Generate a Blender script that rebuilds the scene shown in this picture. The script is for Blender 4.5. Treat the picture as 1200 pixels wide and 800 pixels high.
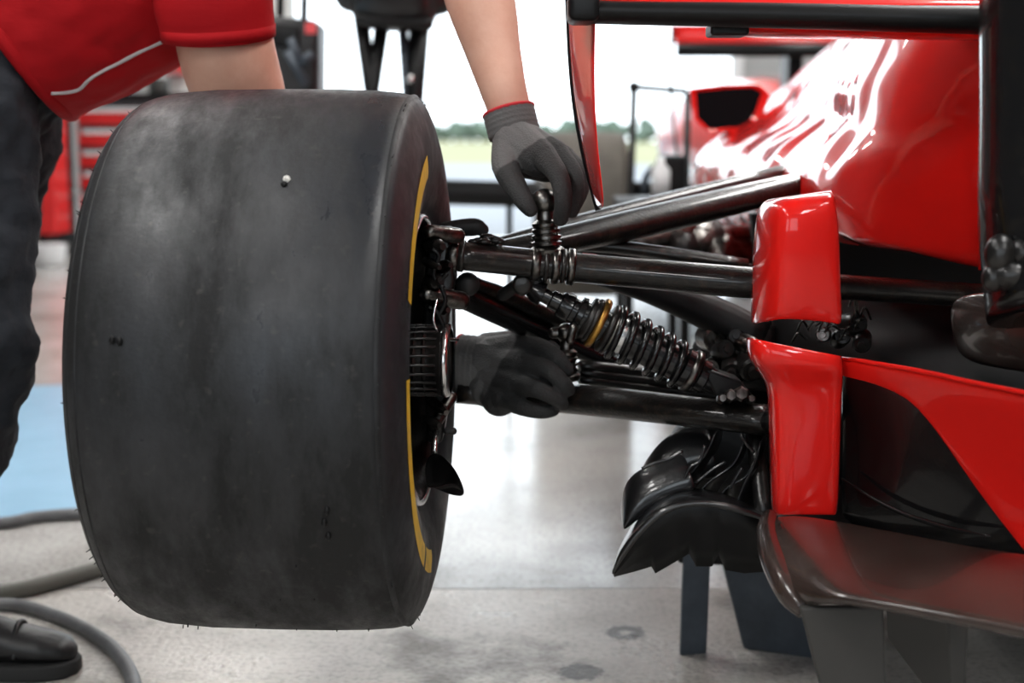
import bpy, bmesh, math, random
from mathutils import Vector, Matrix
random.seed(7)
for o in list(bpy.data.objects): bpy.data.objects.remove(o)
S = bpy.context.scene
COL = S.collection
V = Vector
# ------------------------------------------------------------------ camera
CAMZ, FPX, PITCH = 0.82, 1667.0, math.radians(8.09)
cd = bpy.data.cameras.new('camera'); cam = bpy.data.objects.new('camera', cd); COL.objects.link(cam)
cam.location = (0, 0, CAMZ); cam.rotation_euler = (math.pi/2 - PITCH, 0, 0)
cd.sensor_width = 36; cd.lens = FPX/1200*36; cd.clip_end = 2000; cd.clip_start = .05
cd.dof.use_dof = True; cd.dof.focus_distance = 1.74; cd.dof.aperture_fstop = 3.4
S.camera = cam
# ------------------------------------------------------------------ world
W = bpy.data.worlds.new('world'); S.world = W; W.use_nodes = True
bg = W.node_tree.nodes['Background']; bg.inputs[0].default_value = (.84, .93, 1, 1); bg.inputs[1].default_value = 3.2
S.view_settings.view_transform = 'Standard'; S.view_settings.look = 'None'
S.view_settings.exposure = 0.22; S.view_settings.gamma = 1.0; S.view_settings.use_curve_mapping = False
# ------------------------------------------------------------------ pixel helpers (1200x800)
def ray(px, py):
    u = (px-600)/FPX; v = (400-py)/FPX; c, s = math.cos(PITCH), math.sin(PITCH)
    return V((u, v*s + c, v*c - s))
def P(px, py, Y):
    d = ray(px, py); return V((0, 0, CAMZ)) + d*(Y/d.y)
def PZ(px, py, z=0.0):
    d = ray(px, py); return V((0, 0, CAMZ)) + d*((z-CAMZ)/d.z)
# ------------------------------------------------------------------ materials
def mat(name, col, rough=.5, metal=0, coat=0, col2=None, nscale=8, bump=0, bscale=60, spec=.5, emit=None, stretch=None, sheen=0, lo=.35, hi=.65, rvar=0, crough=.05, cior=1.5):
    m = bpy.data.materials.new(name); m.use_nodes = True
    nt = m.node_tree; N = nt.nodes; L = nt.links; b = N['Principled BSDF']
    b.inputs['Base Color'].default_value = (*col, 1); b.inputs['Roughness'].default_value = rough
    b.inputs['Metallic'].default_value = metal; b.inputs['Coat Weight'].default_value = coat
    b.inputs['Coat Roughness'].default_value = crough; b.inputs['Coat IOR'].default_value = cior; b.inputs['Specular IOR Level'].default_value = spec
    if sheen: b.inputs['Sheen Weight'].default_value = sheen
    if emit: b.inputs['Emission Color'].default_value = (*emit[0], 1); b.inputs['Emission Strength'].default_value = emit[1]
    if col2 or bump or rvar:
        tc = N.new('ShaderNodeTexCoord'); mp = N.new('ShaderNodeMapping'); L.new(tc.outputs['Object'], mp.inputs[0])
        if stretch: mp.inputs['Scale'].default_value = stretch
    if col2 or rvar:
        n = N.new('ShaderNodeTexNoise'); n.inputs['Scale'].default_value = nscale; n.inputs['Detail'].default_value = 6; n.inputs['Roughness'].default_value = .65
        L.new(mp.outputs[0], n.inputs['Vector'])
        r = N.new('ShaderNodeMapRange'); r.inputs[1].default_value = lo; r.inputs[2].default_value = hi
        L.new(n.outputs[0], r.inputs[0])
    if col2:
        mx = N.new('ShaderNodeMix'); mx.data_type = 'RGBA'
        mx.inputs[6].default_value = (*col, 1); mx.inputs[7].default_value = (*col2, 1)
        L.new(r.outputs[0], mx.inputs[0]); L.new(mx.outputs[2], b.inputs['Base Color'])
    if rvar:
        rr = N.new('ShaderNodeMapRange'); rr.inputs[3].default_value = rough-rvar; rr.inputs[4].default_value = rough+rvar
        L.new(r.outputs[0], rr.inputs[0]); L.new(rr.outputs[0], b.inputs['Roughness'])
    if bump:
        n2 = N.new('ShaderNodeTexNoise'); n2.inputs['Scale'].default_value = bscale; n2.inputs['Detail'].default_value = 4
        L.new(mp.outputs[0], n2.inputs['Vector'])
        bp = N.new('ShaderNodeBump'); bp.inputs['Strength'].default_value = bump; bp.inputs['Distance'].default_value = .01
        L.new(n2.outputs[0], bp.inputs['Height']); L.new(bp.outputs[0], b.inputs['Normal'])
    return m
M = {}
M['paint'] = mat('red_paint', (.78, .014, .010), .35, coat=1, col2=(.72, .012, .009), nscale=3, spec=.1, cior=1.36)
M['paint_dark'] = mat('red_paint_satin', (.55, .012, .010), .38, coat=.5)
M['carbon'] = mat('black_carbon', (.0055, .0055, .006), .26, coat=.45, col2=(.014, .012, .010), nscale=70, bump=.05, bscale=180, lo=.5, hi=.75, spec=.25)
M['tube'] = mat('oily_carbon_tube', (.009, .008, .0075), .30, coat=.6, col2=(.045, .030, .020), nscale=60, bump=.2, bscale=260, lo=.52, hi=.78, crough=.10, spec=.2, cior=1.42)
M['wingcarbon'] = mat('grey_black_carbon', (.014, .014, .015), .28, coat=.4, col2=(.007, .007, .008), nscale=30, bump=.06, bscale=140)
M['black'] = mat('black_satin', (.006, .006, .0065), .42, bump=.05, bscale=60, spec=.25)
M['casing'] = mat('dark_gearbox_metal', (.008, .0075, .0075), .32, metal=.15, bump=.3, bscale=30, col2=(.026, .022, .019), nscale=14, lo=.5, hi=.75)
M['steel'] = mat('dark_steel', (.20, .19, .18), .28, metal=1, col2=(.05, .045, .04), nscale=60, bump=.1, bscale=120)
M['bright'] = mat('bright_steel', (.72, .72, .72), .22, metal=1)
M['gold'] = mat('gold_collar', (.55, .30, .06), .32, metal=.9, col2=(.25, .12, .03), nscale=40)
M['rubber_knob'] = mat('black_rubber', (.014, .014, .014), .6, bump=.1)
M['yellow'] = mat('yellow_paint', (.62, .38, .02), .5, col2=(.30, .19, .04), nscale=30, lo=.5, hi=.8)
M['diffuser'] = mat('worn_brown_carbon', (.020, .013, .011), .27, coat=.4, col2=(.05, .033, .028), nscale=6, bump=.06, bscale=10)
M['greyplate'] = mat('grey_stay', (.05, .048, .045), .6, spec=.3)
M['cloth_red'] = mat('red_jersey', (.40, .005, .009), .8, bump=.25, bscale=22, spec=.2, stretch=(.5, 1, 1.6))
M['piping'] = mat('grey_piping', (.55, .5, .5), .7)
M['denim'] = mat('charcoal_work_cloth', (.017, .019, .024), .85, bump=.5, bscale=26, col2=(.030, .033, .040), nscale=18, spec=.25, stretch=(.5, 1, 1.3))
M['skin'] = mat('skin', (.74, .44, .33), .5, col2=(.66, .35, .25), nscale=14, bump=.06, bscale=150)
M['hair'] = mat('brown_hair', (.05, .03, .02), .6, bump=.5, bscale=90)
M['eye'] = mat('eye_white', (.8, .8, .8), .2)
M['lips'] = mat('lips', (.45, .16, .12), .5)
M['cuff_red'] = mat('red_cuff_thread', (.55, .02, .03), .8)
M['shoe'] = mat('black_shoe_leather', (.014, .014, .015), .45, bump=.25, bscale=40)
M['sole'] = mat('black_sole', (.02, .02, .02), .8)
M['lace'] = mat('shoe_lace', (.06, .045, .045), .9)
M['hose'] = mat('grey_hose', (.12, .125, .13), .5, col2=(.085, .085, .09), nscale=30)
M['hose2'] = mat('olive_grey_hose', (.10, .098, .085), .55)
M['wall'] = mat('white_wall', (.72, .72, .70), .8, col2=(.64, .64, .62), nscale=2)
M['wallgrey'] = mat('grey_wall', (.42, .43, .43), .8)
M['ceil'] = mat('dark_ceiling', (.10, .10, .10), .9)
M['walldark'] = mat('dark_wall', (.10, .10, .105), .8)
M['cab'] = mat('cabinet_charcoal', (.045, .05, .055), .5)
M['cabred'] = mat('cabinet_red', (.70, .02, .02), .4, coat=.3)
M['white'] = mat('white_plastic', (.75, .76, .77), .5)
M['stand'] = mat('blue_grey_steel', (.075, .092, .115), .5, col2=(.05, .06, .075), nscale=20, metal=.2)
M['stone'] = mat('pale_grit', (.7, .68, .64), .8)
M['lamp'] = mat('lamp_diffuser', (.9, .9, .9), .5, emit=((1, .985, .96), 27.0))
M['glass'] = mat('mirror_glass', (.003, .004, .005), .35, spec=.05)
M['bag'] = mat('black_nylon', (.011, .011, .012), .4, bump=.5, bscale=20)
M['asphalt'] = mat('pale_apron', (.24, .25, .265), .9, col2=(.21, .22, .235), nscale=.3)
M['grass'] = mat('dry_grass', (.20, .20, .095), .95, col2=(.26, .25, .13), nscale=.05)
M['leaf'] = mat('tree_leaves', (.10, .14, .11), .9, col2=(.13, .17, .135), nscale=1.2)
M['bark'] = mat('tree_bark', (.09, .07, .05), .9)
M['bluepaint'] = mat('pale_blue_floor_paint', (.34, .58, .78), .25, col2=(.30, .52, .70), nscale=3)

def rubber_mat():
    m = bpy.data.materials.new('tyre_rubber'); m.use_nodes = True
    N = m.node_tree.nodes; L = m.node_tree.links; b = N['Principled BSDF']
    tc = N.new('ShaderNodeTexCoord')
    mp = N.new('ShaderNodeMapping'); mp.inputs['Scale'].default_value = (1.0, .4, .4); L.new(tc.outputs['Object'], mp.inputs[0])
    n = N.new('ShaderNodeTexNoise'); n.inputs['Scale'].default_value = 7; n.inputs['Detail'].default_value = 9; n.inputs['Roughness'].default_value = .7
    L.new(mp.outputs[0], n.inputs['Vector'])
    cr = N.new('ShaderNodeValToRGB'); e = cr.color_ramp.elements
    e[0].position = .40; e[0].color = (.004, .004, .0045, 1); e[1].position = .68; e[1].color = (.027, .029, .034, 1)
    L.new(n.outputs[0], cr.inputs[0])
    n3 = N.new('ShaderNodeTexNoise'); n3.inputs['Scale'].default_value = 75; n3.inputs['Detail'].default_value = 5; L.new(tc.outputs['Object'], n3.inputs['Vector'])
    r3 = N.new('ShaderNodeMapRange'); r3.inputs[1].default_value = .62; r3.inputs[2].default_value = .90; L.new(n3.outputs[0], r3.inputs[0])
    mx = N.new('ShaderNodeMix'); mx.data_type = 'RGBA'; mx.inputs[7].default_value = (.05, .047, .042, 1)
    L.new(r3.outputs[0], mx.inputs[0]); L.new(cr.outputs[0], mx.inputs[6]); L.new(mx.outputs[2], b.inputs['Base Color'])
    rr = N.new('ShaderNodeMapRange'); rr.inputs[1].default_value = .40; rr.inputs[2].default_value = .62; rr.inputs[3].default_value = .70; rr.inputs[4].default_value = .27
    L.new(n.outputs[0], rr.inputs[0]); L.new(rr.outputs[0], b.inputs['Roughness'])
    n2 = N.new('ShaderNodeTexNoise'); n2.inputs['Scale'].default_value = 130; n2.inputs['Detail'].default_value = 8; n2.inputs['Roughness'].default_value = .7; L.new(tc.outputs['Object'], n2.inputs['Vector'])
    bp = N.new('ShaderNodeBump'); bp.inputs['Strength'].default_value = .10; bp.inputs['Distance'].default_value = .01
    L.new(n2.outputs[0], bp.inputs['Height']); L.new(bp.outputs[0], b.inputs['Normal'])
    b.inputs['Specular IOR Level'].default_value = .42
    return m
M['rubber'] = rubber_mat()

def glove_mat(name, cut):
    """dark knit with darker palm coating; cut = (point, normal) in object space"""
    m = bpy.data.materials.new(name); m.use_nodes = True
    N = m.node_tree.nodes; L = m.node_tree.links; b = N['Principled BSDF']
    tc = N.new('ShaderNodeTexCoord')
    d = N.new('ShaderNodeVectorMath'); d.operation = 'DOT_PRODUCT'; d.inputs[1].default_value = cut[1]; L.new(tc.outputs['Object'], d.inputs[0])
    n = N.new('ShaderNodeTexNoise'); n.inputs['Scale'].default_value = 30; L.new(tc.outputs['Object'], n.inputs['Vector'])
    ad = N.new('ShaderNodeMath'); ad.operation = 'MULTIPLY_ADD'; ad.inputs[1].default_value = .02; L.new(n.outputs[0], ad.inputs[0]); L.new(d.outputs['Value'], ad.inputs[2])
    r = N.new('ShaderNodeMapRange'); c0 = V(cut[0]).dot(V(cut[1]))+.01; r.inputs[1].default_value = c0-.002; r.inputs[2].default_value = c0+.002; L.new(ad.outputs[0], r.inputs[0])
    mx = N.new('ShaderNodeMix'); mx.data_type = 'RGBA'; mx.inputs[6].default_value = (.13, .127, .125, 1); mx.inputs[7].default_value = (.030, .030, .030, 1)
    L.new(r.outputs[0], mx.inputs[0]); L.new(mx.outputs[2], b.inputs['Base Color'])
    b.inputs['Roughness'].default_value = .75
    w = N.new('ShaderNodeTexVoronoi'); w.inputs['Scale'].default_value = 420; L.new(tc.outputs['Object'], w.inputs['Vector'])
    bp = N.new('ShaderNodeBump'); bp.inputs['Strength'].default_value = .3; bp.inputs['Distance'].default_value = .004
    L.new(w.outputs[0], bp.inputs['Height']); L.new(bp.outputs[0], b.inputs['Normal'])
    return m

def floor_mat(name, c1, c2, dark, rough, bumpv, sc, stains=()):
    m = bpy.data.materials.new(name); m.use_nodes = True
    N = m.node_tree.nodes; L = m.node_tree.links; b = N['Principled BSDF']
    g = N.new('ShaderNodeNewGeometry')
    n = N.new('ShaderNodeTexNoise'); n.inputs['Scale'].default_value = sc; n.inputs['Detail'].default_value = 9; n.inputs['Roughness'].default_value = .62; L.new(g.outputs['Position'], n.inputs['Vector'])
    cr = N.new('ShaderNodeValToRGB'); e = cr.color_ramp.elements
    e[0].position = .36; e[0].color = (*dark, 1); e[1].position = .60; e[1].color = (*c2, 1); k = cr.color_ramp.elements.new(.46); k.color = (*c1, 1)
    L.new(n.outputs[0], cr.inputs[0])
    n2 = N.new('ShaderNodeTexNoise'); n2.inputs['Scale'].default_value = 95; n2.inputs['Detail'].default_value = 6; L.new(g.outputs['Position'], n2.inputs['Vector'])
    r = N.new('ShaderNodeMapRange'); r.inputs[1].default_value = .36; r.inputs[2].default_value = .52; r.inputs[3].default_value = .62; r.inputs[4].default_value = 1; L.new(n2.outputs[0], r.inputs[0])
    mx = N.new('ShaderNodeMix'); mx.data_type = 'RGBA'; mx.blend_type = 'MULTIPLY'; mx.inputs[0].default_value = .8
    L.new(cr.outputs[0], mx.inputs[6]); L.new(r.outputs[0], mx.inputs[7])
    out = mx.outputs[2]
    for (pt, rad, wid) in stains:
        sub = N.new('ShaderNodeVectorMath'); sub.operation = 'SUBTRACT'; sub.inputs[1].default_value = pt; L.new(g.outputs['Position'], sub.inputs[0])
        ln = N.new('ShaderNodeVectorMath'); ln.operation = 'LENGTH'; L.new(sub.outputs[0], ln.inputs[0])
        nn = N.new('ShaderNodeMath'); nn.operation = 'MULTIPLY_ADD'; nn.inputs[1].default_value = .03; L.new(n2.outputs[0], nn.inputs[0]); L.new(ln.outputs['Value'], nn.inputs[2])
        ab = N.new('ShaderNodeMath'); ab.operation = 'SUBTRACT'; ab.inputs[1].default_value = rad+.015; L.new(nn.outputs[0], ab.inputs[0])
        a2 = N.new('ShaderNodeMath'); a2.operation = 'ABSOLUTE'; L.new(ab.outputs[0], a2.inputs[0])
        mr = N.new('ShaderNodeMapRange'); mr.inputs[1].default_value = wid; mr.inputs[2].default_value = wid*1.6; mr.inputs[3].default_value = .9; mr.inputs[4].default_value = 0; L.new(a2.outputs[0], mr.inputs[0])
        m2 = N.new('ShaderNodeMix'); m2.data_type = 'RGBA'; m2.inputs[7].default_value = (.018, .016, .014, 1)
        L.new(mr.outputs[0], m2.inputs[0]); L.new(out, m2.inputs[6]); out = m2.outputs[2]
    L.new(out, b.inputs['Base Color'])
    rr = N.new('ShaderNodeMapRange'); rr.inputs[1].default_value = .3; rr.inputs[2].default_value = .65; rr.inputs[3].default_value = rough*1.4; rr.inputs[4].default_value = rough*.75
    L.new(n.outputs[0], rr.inputs[0]); L.new(rr.outputs[0], b.inputs['Roughness'])
    bp = N.new('ShaderNodeBump'); bp.inputs['Strength'].default_value = bumpv; bp.inputs['Distance'].default_value = .01
    L.new(n2.outputs[0], bp.inputs['Height']); L.new(bp.outputs[0], b.inputs['Normal'])
    return m
st1 = PZ(733, 741); st2 = PZ(680, 787)
M['floor_near'] = floor_mat('rough_beige_concrete', (.42, .40, .37), (.54, .515, .48), (.15, .135, .12), .32, .28, 2.6, [(st1, .022, .009), (st2, .018, .012)])
M['floor_far'] = floor_mat('polished_pale_concrete', (.44, .43, .41), (.56, .55, .53), (.30, .29, .27), .17, .04, 2.2)

# ------------------------------------------------------------------ object helpers
WL = {}
def link(o, parent=None, w=V((0, 0, 0))):
    COL.objects.link(o); w = V(w)
    if parent is not None: o.parent = parent; o.location = w - WL[parent]
    else: o.location = w
    WL[o] = w
    return o
def empty(name, loc):
    o = bpy.data.objects.new(name, None); o.empty_display_size = .1
    return link(o, None, loc)
def tag(o, label=None, cat=None, group=None, kind=None):
    if label: o['label'] = label
    if cat: o['category'] = cat
    if group: o['group'] = group
    if kind: o['kind'] = kind
    return o
def obj(name, geo, m, parent=None, smooth=True, subsurf=0, solid=0, bevel=0, origin=None, remesh=0, smoothit=0, soff=0, auto=None):
    vs, fs = geo
    me = bpy.data.meshes.new(name)
    if origin is None:
        lo = V([min(v[i] for v in vs) for i in range(3)]); hi = V([max(v[i] for v in vs) for i in range(3)]); origin = (lo+hi)/2
    origin = V(origin)
    me.from_pydata([V(v)-origin for v in vs], [], fs)
    bm = bmesh.new(); bm.from_mesh(me); bmesh.ops.recalc_face_normals(bm, faces=bm.faces); bm.to_mesh(me); bm.free()
    if smooth: me.polygons.foreach_set('use_smooth', [True]*len(me.polygons))
    me.materials.append(M[m] if isinstance(m, str) else m)
    o = bpy.data.objects.new(name, me); link(o, parent, origin)
    if remesh:
        r = o.modifiers.new('remesh', 'REMESH'); r.mode = 'VOXEL'; r.voxel_size = remesh; r.use_smooth_shade = True
    if smoothit:
        s = o.modifiers.new('smooth', 'SMOOTH'); s.iterations = smoothit; s.factor = .5
    if solid:
        s = o.modifiers.new('solid', 'SOLIDIFY'); s.thickness = solid; s.offset = soff
    if bevel:
        b = o.modifiers.new('bevel', 'BEVEL'); b.width = bevel; b.segments = 3; b.limit_method = 'ANGLE'; b.angle_limit = math.radians(40)
    if subsurf:
        s = o.modifiers.new('sub', 'SUBSURF'); s.levels = subsurf; s.render_levels = subsurf
    if auto is not None:
        for p in me.polygons: p.use_smooth = True
        me.set_sharp_from_angle(angle=math.radians(auto))
    return o
def join(*geos):
    vs, fs = [], []
    for g in geos:
        k = len(vs); vs += [V(v) for v in g[0]]; fs += [[i+k for i in f] for f in g[1]]
    return vs, fs
def box(c, s, rot=None):
    c = V(c); x, y, z = [k/2 for k in s]
    vs = [V((i*x, j*y, k*z)) for i in (-1, 1) for j in (-1, 1) for k in (-1, 1)]
    if rot is not None: vs = [rot @ v for v in vs]
    return [v+c for v in vs], [[0, 1, 3, 2], [4, 6, 7, 5], [0, 4, 5, 1], [2, 3, 7, 6], [0, 2, 6, 4], [1, 5, 7, 3]]
def catmull(pts, n):
    """pts: list of tuples of floats (any length); n samples per span"""
    q = [pts[0]]+list(pts)+[pts[-1]]; out = []
    for i in range(1, len(q)-2):
        for k in range(n):
            t = k/n; out.append(tuple(.5*((2*b)+(-a+c)*t+(2*a-5*b+4*c-d)*t*t+(-a+3*b-3*c+d)*t**3) for a, b, c, d in zip(q[i-1], q[i], q[i+1], q[i+2])))
    out.append(tuple(pts[-1])); return out
def sweep(path, ra, rb=None, n=16, up=V((0, 0, 1)), smooth=0, cap=True, roundcap=False):
    """elliptical tube; ra = half height along up, rb = half width"""
    m = len(path)
    ra = list(ra) if hasattr(ra, '__len__') else [ra]*m
    rb = ra if rb is None else (list(rb) if hasattr(rb, '__len__') else [rb]*m)
    if smooth:
        q = catmull([(*p, a, b) for p, a, b in zip(path, ra, rb)], smooth)
        path = [V(k[:3]) for k in q]; ra = [k[3] for k in q]; rb = [k[4] for k in q]
    path = [V(p) for p in path]
    if roundcap:
        t0 = (path[0]-path[1]).normalized(); t1 = (path[-1]-path[-2]).normalized()
        pre, post = [], []
        for k in (1, .92, .7, .4):
            pre.append((path[0]+t0*ra[0]*k, max(.03, math.sqrt(1-k*k*.998))))
        for k in (.4, .7, .92, 1):
            post.append((path[-1]+t1*ra[-1]*k, max(.03, math.sqrt(1-k*k*.998))))
        a0, b0, a1, b1 = ra[0], rb[0], ra[-1], rb[-1]
        path = [p for p, k in pre]+path+[p for p, k in post]
        ra = [a0*k for p, k in pre]+ra+[a1*k for p, k in post]; rb = [b0*k for p, k in pre]+rb+[b1*k for p, k in post]
    vs, fs = [], []
    m = len(path); prev = None
    for i, p in enumerate(path):
        t = (path[min(i+1, m-1)]-path[max(i-1, 0)]).normalized()
        if prev is None:
            s = t.cross(up)
            if s.length < 1e-3: s = t.cross(V((0, 1, 0)))
            s.normalize()
        else:
            s = prev - t*prev.dot(t)
            s = s.normalized()
        prev = s; u = s.cross(t)
        for k in range(n):
            a = 2*math.pi*k/n
            vs.append(p + u*ra[i]*math.cos(a) + s*rb[i]*math.sin(a))
    for i in range(m-1):
        for k in range(n):
            fs.append([i*n+k, i*n+(k+1) % n, (i+1)*n+(k+1) % n, (i+1)*n+k])
    if cap: fs.append(list(range(n))[::-1]); fs.append([(m-1)*n+k for k in range(n)])
    return vs, fs
def chain(pts, smooth=4, n=12):
    """rounded limb: pts (point, radius)"""
    return sweep([p for p, r in pts], [r for p, r in pts], n=n, smooth=smooth, roundcap=True)
def lathe(o, ax, prof, n=48, cap=True, a0=0, a1=2*math.pi):
    """prof (s, r) along ax; angle from up towards the camera side"""
    o = V(o); ax = V(ax).normalized(); up = V((0, 0, 1)); up = (up-ax*up.dot(ax))
    if up.length < .05: up = V((0, 1, 0))
    up.normalize(); sd = ax.cross(up)
    full = abs(a1-a0-2*math.pi) < 1e-6; cnt = n if full else n+1
    vs, fs = [], []
    for (s, r) in prof:
        for k in range(cnt):
            a = a0+(a1-a0)*k/n
            vs.append(o+ax*s+(up*math.cos(a)+sd*math.sin(a))*r)
    m = len(prof)
    for i in range(m-1):
        for k in range(n if full else n):
            k2 = (k+1) % cnt
            fs.append([i*cnt+k, i*cnt+k2, (i+1)*cnt+k2, (i+1)*cnt+k])
    if cap and full:
        fs.append(list(range(cnt))[::-1]); fs.append([(m-1)*cnt+k for k in range(cnt)])
    return vs, fs
def grid(rows, close=False):
    vs, fs = [], []; w = len(rows[0])
    for r in rows: vs += [V(p) for p in r]
    for i in range(len(rows)-1):
        for k in range(w-1): fs.append([i*w+k, i*w+k+1, (i+1)*w+k+1, (i+1)*w+k])
        if close: fs.append([i*w+w-1, i*w, (i+1)*w, (i+1)*w+w-1])
    return vs, fs
def plate(pts, thick):
    n = len(pts); thick = V(thick)
    vs = [V(p) for p in pts]+[V(p)+thick for p in pts]
    fs = [list(range(n))[::-1], [n+k for k in range(n)]]+[[k, (k+1) % n, n+(k+1) % n, n+k] for k in range(n)]
    return vs, fs
def ball(c, r, n=12, m=8, sc=(1, 1, 1)):
    c = V(c); rows = []
    vs, fs = [], []
    for i in range(m+1):
        th = math.pi*i/m
        for k in range(n):
            a = 2*math.pi*k/n; s = max(math.sin(th), 1e-3)
            vs.append(c+V((r*s*math.cos(a)*sc[0], r*s*math.sin(a)*sc[1], r*math.cos(th)*sc[2])))
    for i in range(m):
        for k in range(n): fs.append([i*n+k, (i+1)*n+k, (i+1)*n+(k+1) % n, i*n+(k+1) % n])
    fs.append(list(range(n))); fs.append([m*n+k for k in range(n)][::-1])
    return vs, fs
def copy_tree(o, delta, parent=None):
    c = o.copy(); COL.objects.link(c); WL[c] = WL[o]+V(delta)
    if parent is not None: c.parent = parent
    else: c.location = o.location+V(delta)
    for ch in [x for x in list(WL) if x.parent == o]: copy_tree(ch, delta, c)
    return c

# ================================================================== the place
def slab(name, x0, x1, y0, y1, z, m, th=.1):
    return tag(obj(name, box(((x0+x1)/2, (y0+y1)/2, z-th/2), (x1-x0, y1-y0, th)), m, smooth=False), kind='structure')
JY = PZ(640, 690).y
slab('floor', -5, 5, -4, JY, 0, 'floor_near')
slab('floor_polished', -5, 5, JY+.004, 12, 0, 'floor_far')
slab('floor_joint', -5, 5, JY-.03, JY+.03, -.006, 'black', .08)
slab('ground_apron', -90, 90, 12, 48, -.01, 'asphalt')
slab('ground_rear_apron', -40, 40, -40, -4, -.01, 'asphalt')
slab('ground_grass', -400, 400, 48, 700, -.02, 'grass')
for (nm, c_, d_) in [('wall_rear', (0, -4.05, .45), (10, .1, .9)), ('wall_rear_top', (0, -4.05, 2.95), (10, .1, .7)), ('wall_rear_left', (-3.9, -4.05, 1.75), (2.2, .1, 1.7)), ('wall_rear_right', (3.2, -4.05, 1.75), (3.6, .1, 1.7)), ('wall_rear_mid', (-.9, -4.05, 1.75), (.5, .1, 1.7))]:
    tag(obj(nm, box(c_, d_), 'walldark', smooth=False), kind='structure')
tag(obj('ceiling', box((0, 4, 3.35), (10, 16, .1)), 'ceil', smooth=False), kind='structure')
tag(obj('wall_left', box((-5.05, 4, 1.65), (.1, 16, 3.3)), 'walldark', smooth=False), kind='structure')
tag(obj('wall_right', box((5.05, 4, 1.65), (.1, 16, 3.3)), 'walldark', smooth=False), kind='structure')
XL, XR = P(345, 150, 12).x, P(868, 150, 12).x
tag(obj('wall_back', box(((XL-5)/2, 12.1, 1.65), (XL+5, .2, 3.3)), 'wall', smooth=False), kind='structure')
tag(obj('wall_back_right', box(((XR+5)/2, 12.1, 1.65), (5-XR, .2, 3.3)), 'wallgrey', smooth=False), kind='structure')
tag(obj('trim_1', box((P(862, 150, 11.95).x, 11.95, 1.65), (.09, .1, 3.3)), 'white', smooth=False), kind='structure')
tag(obj('floor_marking', grid([[PZ(-420, 612, .003), PZ(118, 608, .003)], [PZ(-200, 462, .003), PZ(130, 448, .003)]]), 'bluepaint', smooth=False), kind='structure')
# ceiling lamps (outside the frame, light the garage)
for (x, y) in [(x_, y_) for y_ in (-2.0, 1.0, 4.0, 7.0, 10.0) for x_ in (-1.6, 1.6)]:
    t = empty('ceiling_light_offscreen', (x, y, 3.3)); tag(t, 'long white light panel on the garage ceiling', 'ceiling light', 'ceiling light panels')
    obj('frame', box((x, y, 3.275), (.46, 1.62, .05)), 'white', t, smooth=False)
    obj('diffuser_offscreen', box((x, y, 3.247), (.40, 1.55, .01)), 'lamp', t, smooth=False)
# distant trees
tm = None
def tree_geo(seed):
    rnd = random.Random(seed); g = []
    for k in range(10):
        a = rnd.uniform(0, 6.28); r = rnd.uniform(0, 1.1)
        g.append(ball((r*math.cos(a), r*math.sin(a), rnd.uniform(1.2, 5.2)), rnd.uniform(1.1, 1.5), 9, 6, (1, 1, rnd.uniform(.8, 1.1))))
    return join(*g)
trees = []
for s_ in range(3):
    t = empty('distant_tree', (0, 0, 0))
    obj('foliage', tree_geo(s_), 'leaf', t); obj('trunk', sweep([V((0, 0, -.1)), V((0, 0, 3))], [.3, .2], n=8), 'bark', t)
    trees.append(t)
rnd = random.Random(3); first = [True]*3; i = 0
for row in range(3):
    for j in range(14):
        k = i % 3; i += 1; x = -18+j*5.7+row*1.9; y = 312+row*8+rnd.uniform(-.5, .5)
        if first[k]:
            t = trees[k]; t.location = (x, y, 0); WL[t] = V((x, y, 0)); first[k] = False
        else:
            t = copy_tree(trees[k], V((x, y, 0))-WL[trees[k]]); t.location = (x, y, 0)
        t.scale = (1, 1, rnd.uniform(.62, .95)); t.rotation_euler.z = rnd.uniform(0, 6)
        tag(t, 'distant green tree in the tree line beyond the grass', 'tree', 'trees along the horizon')

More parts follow.
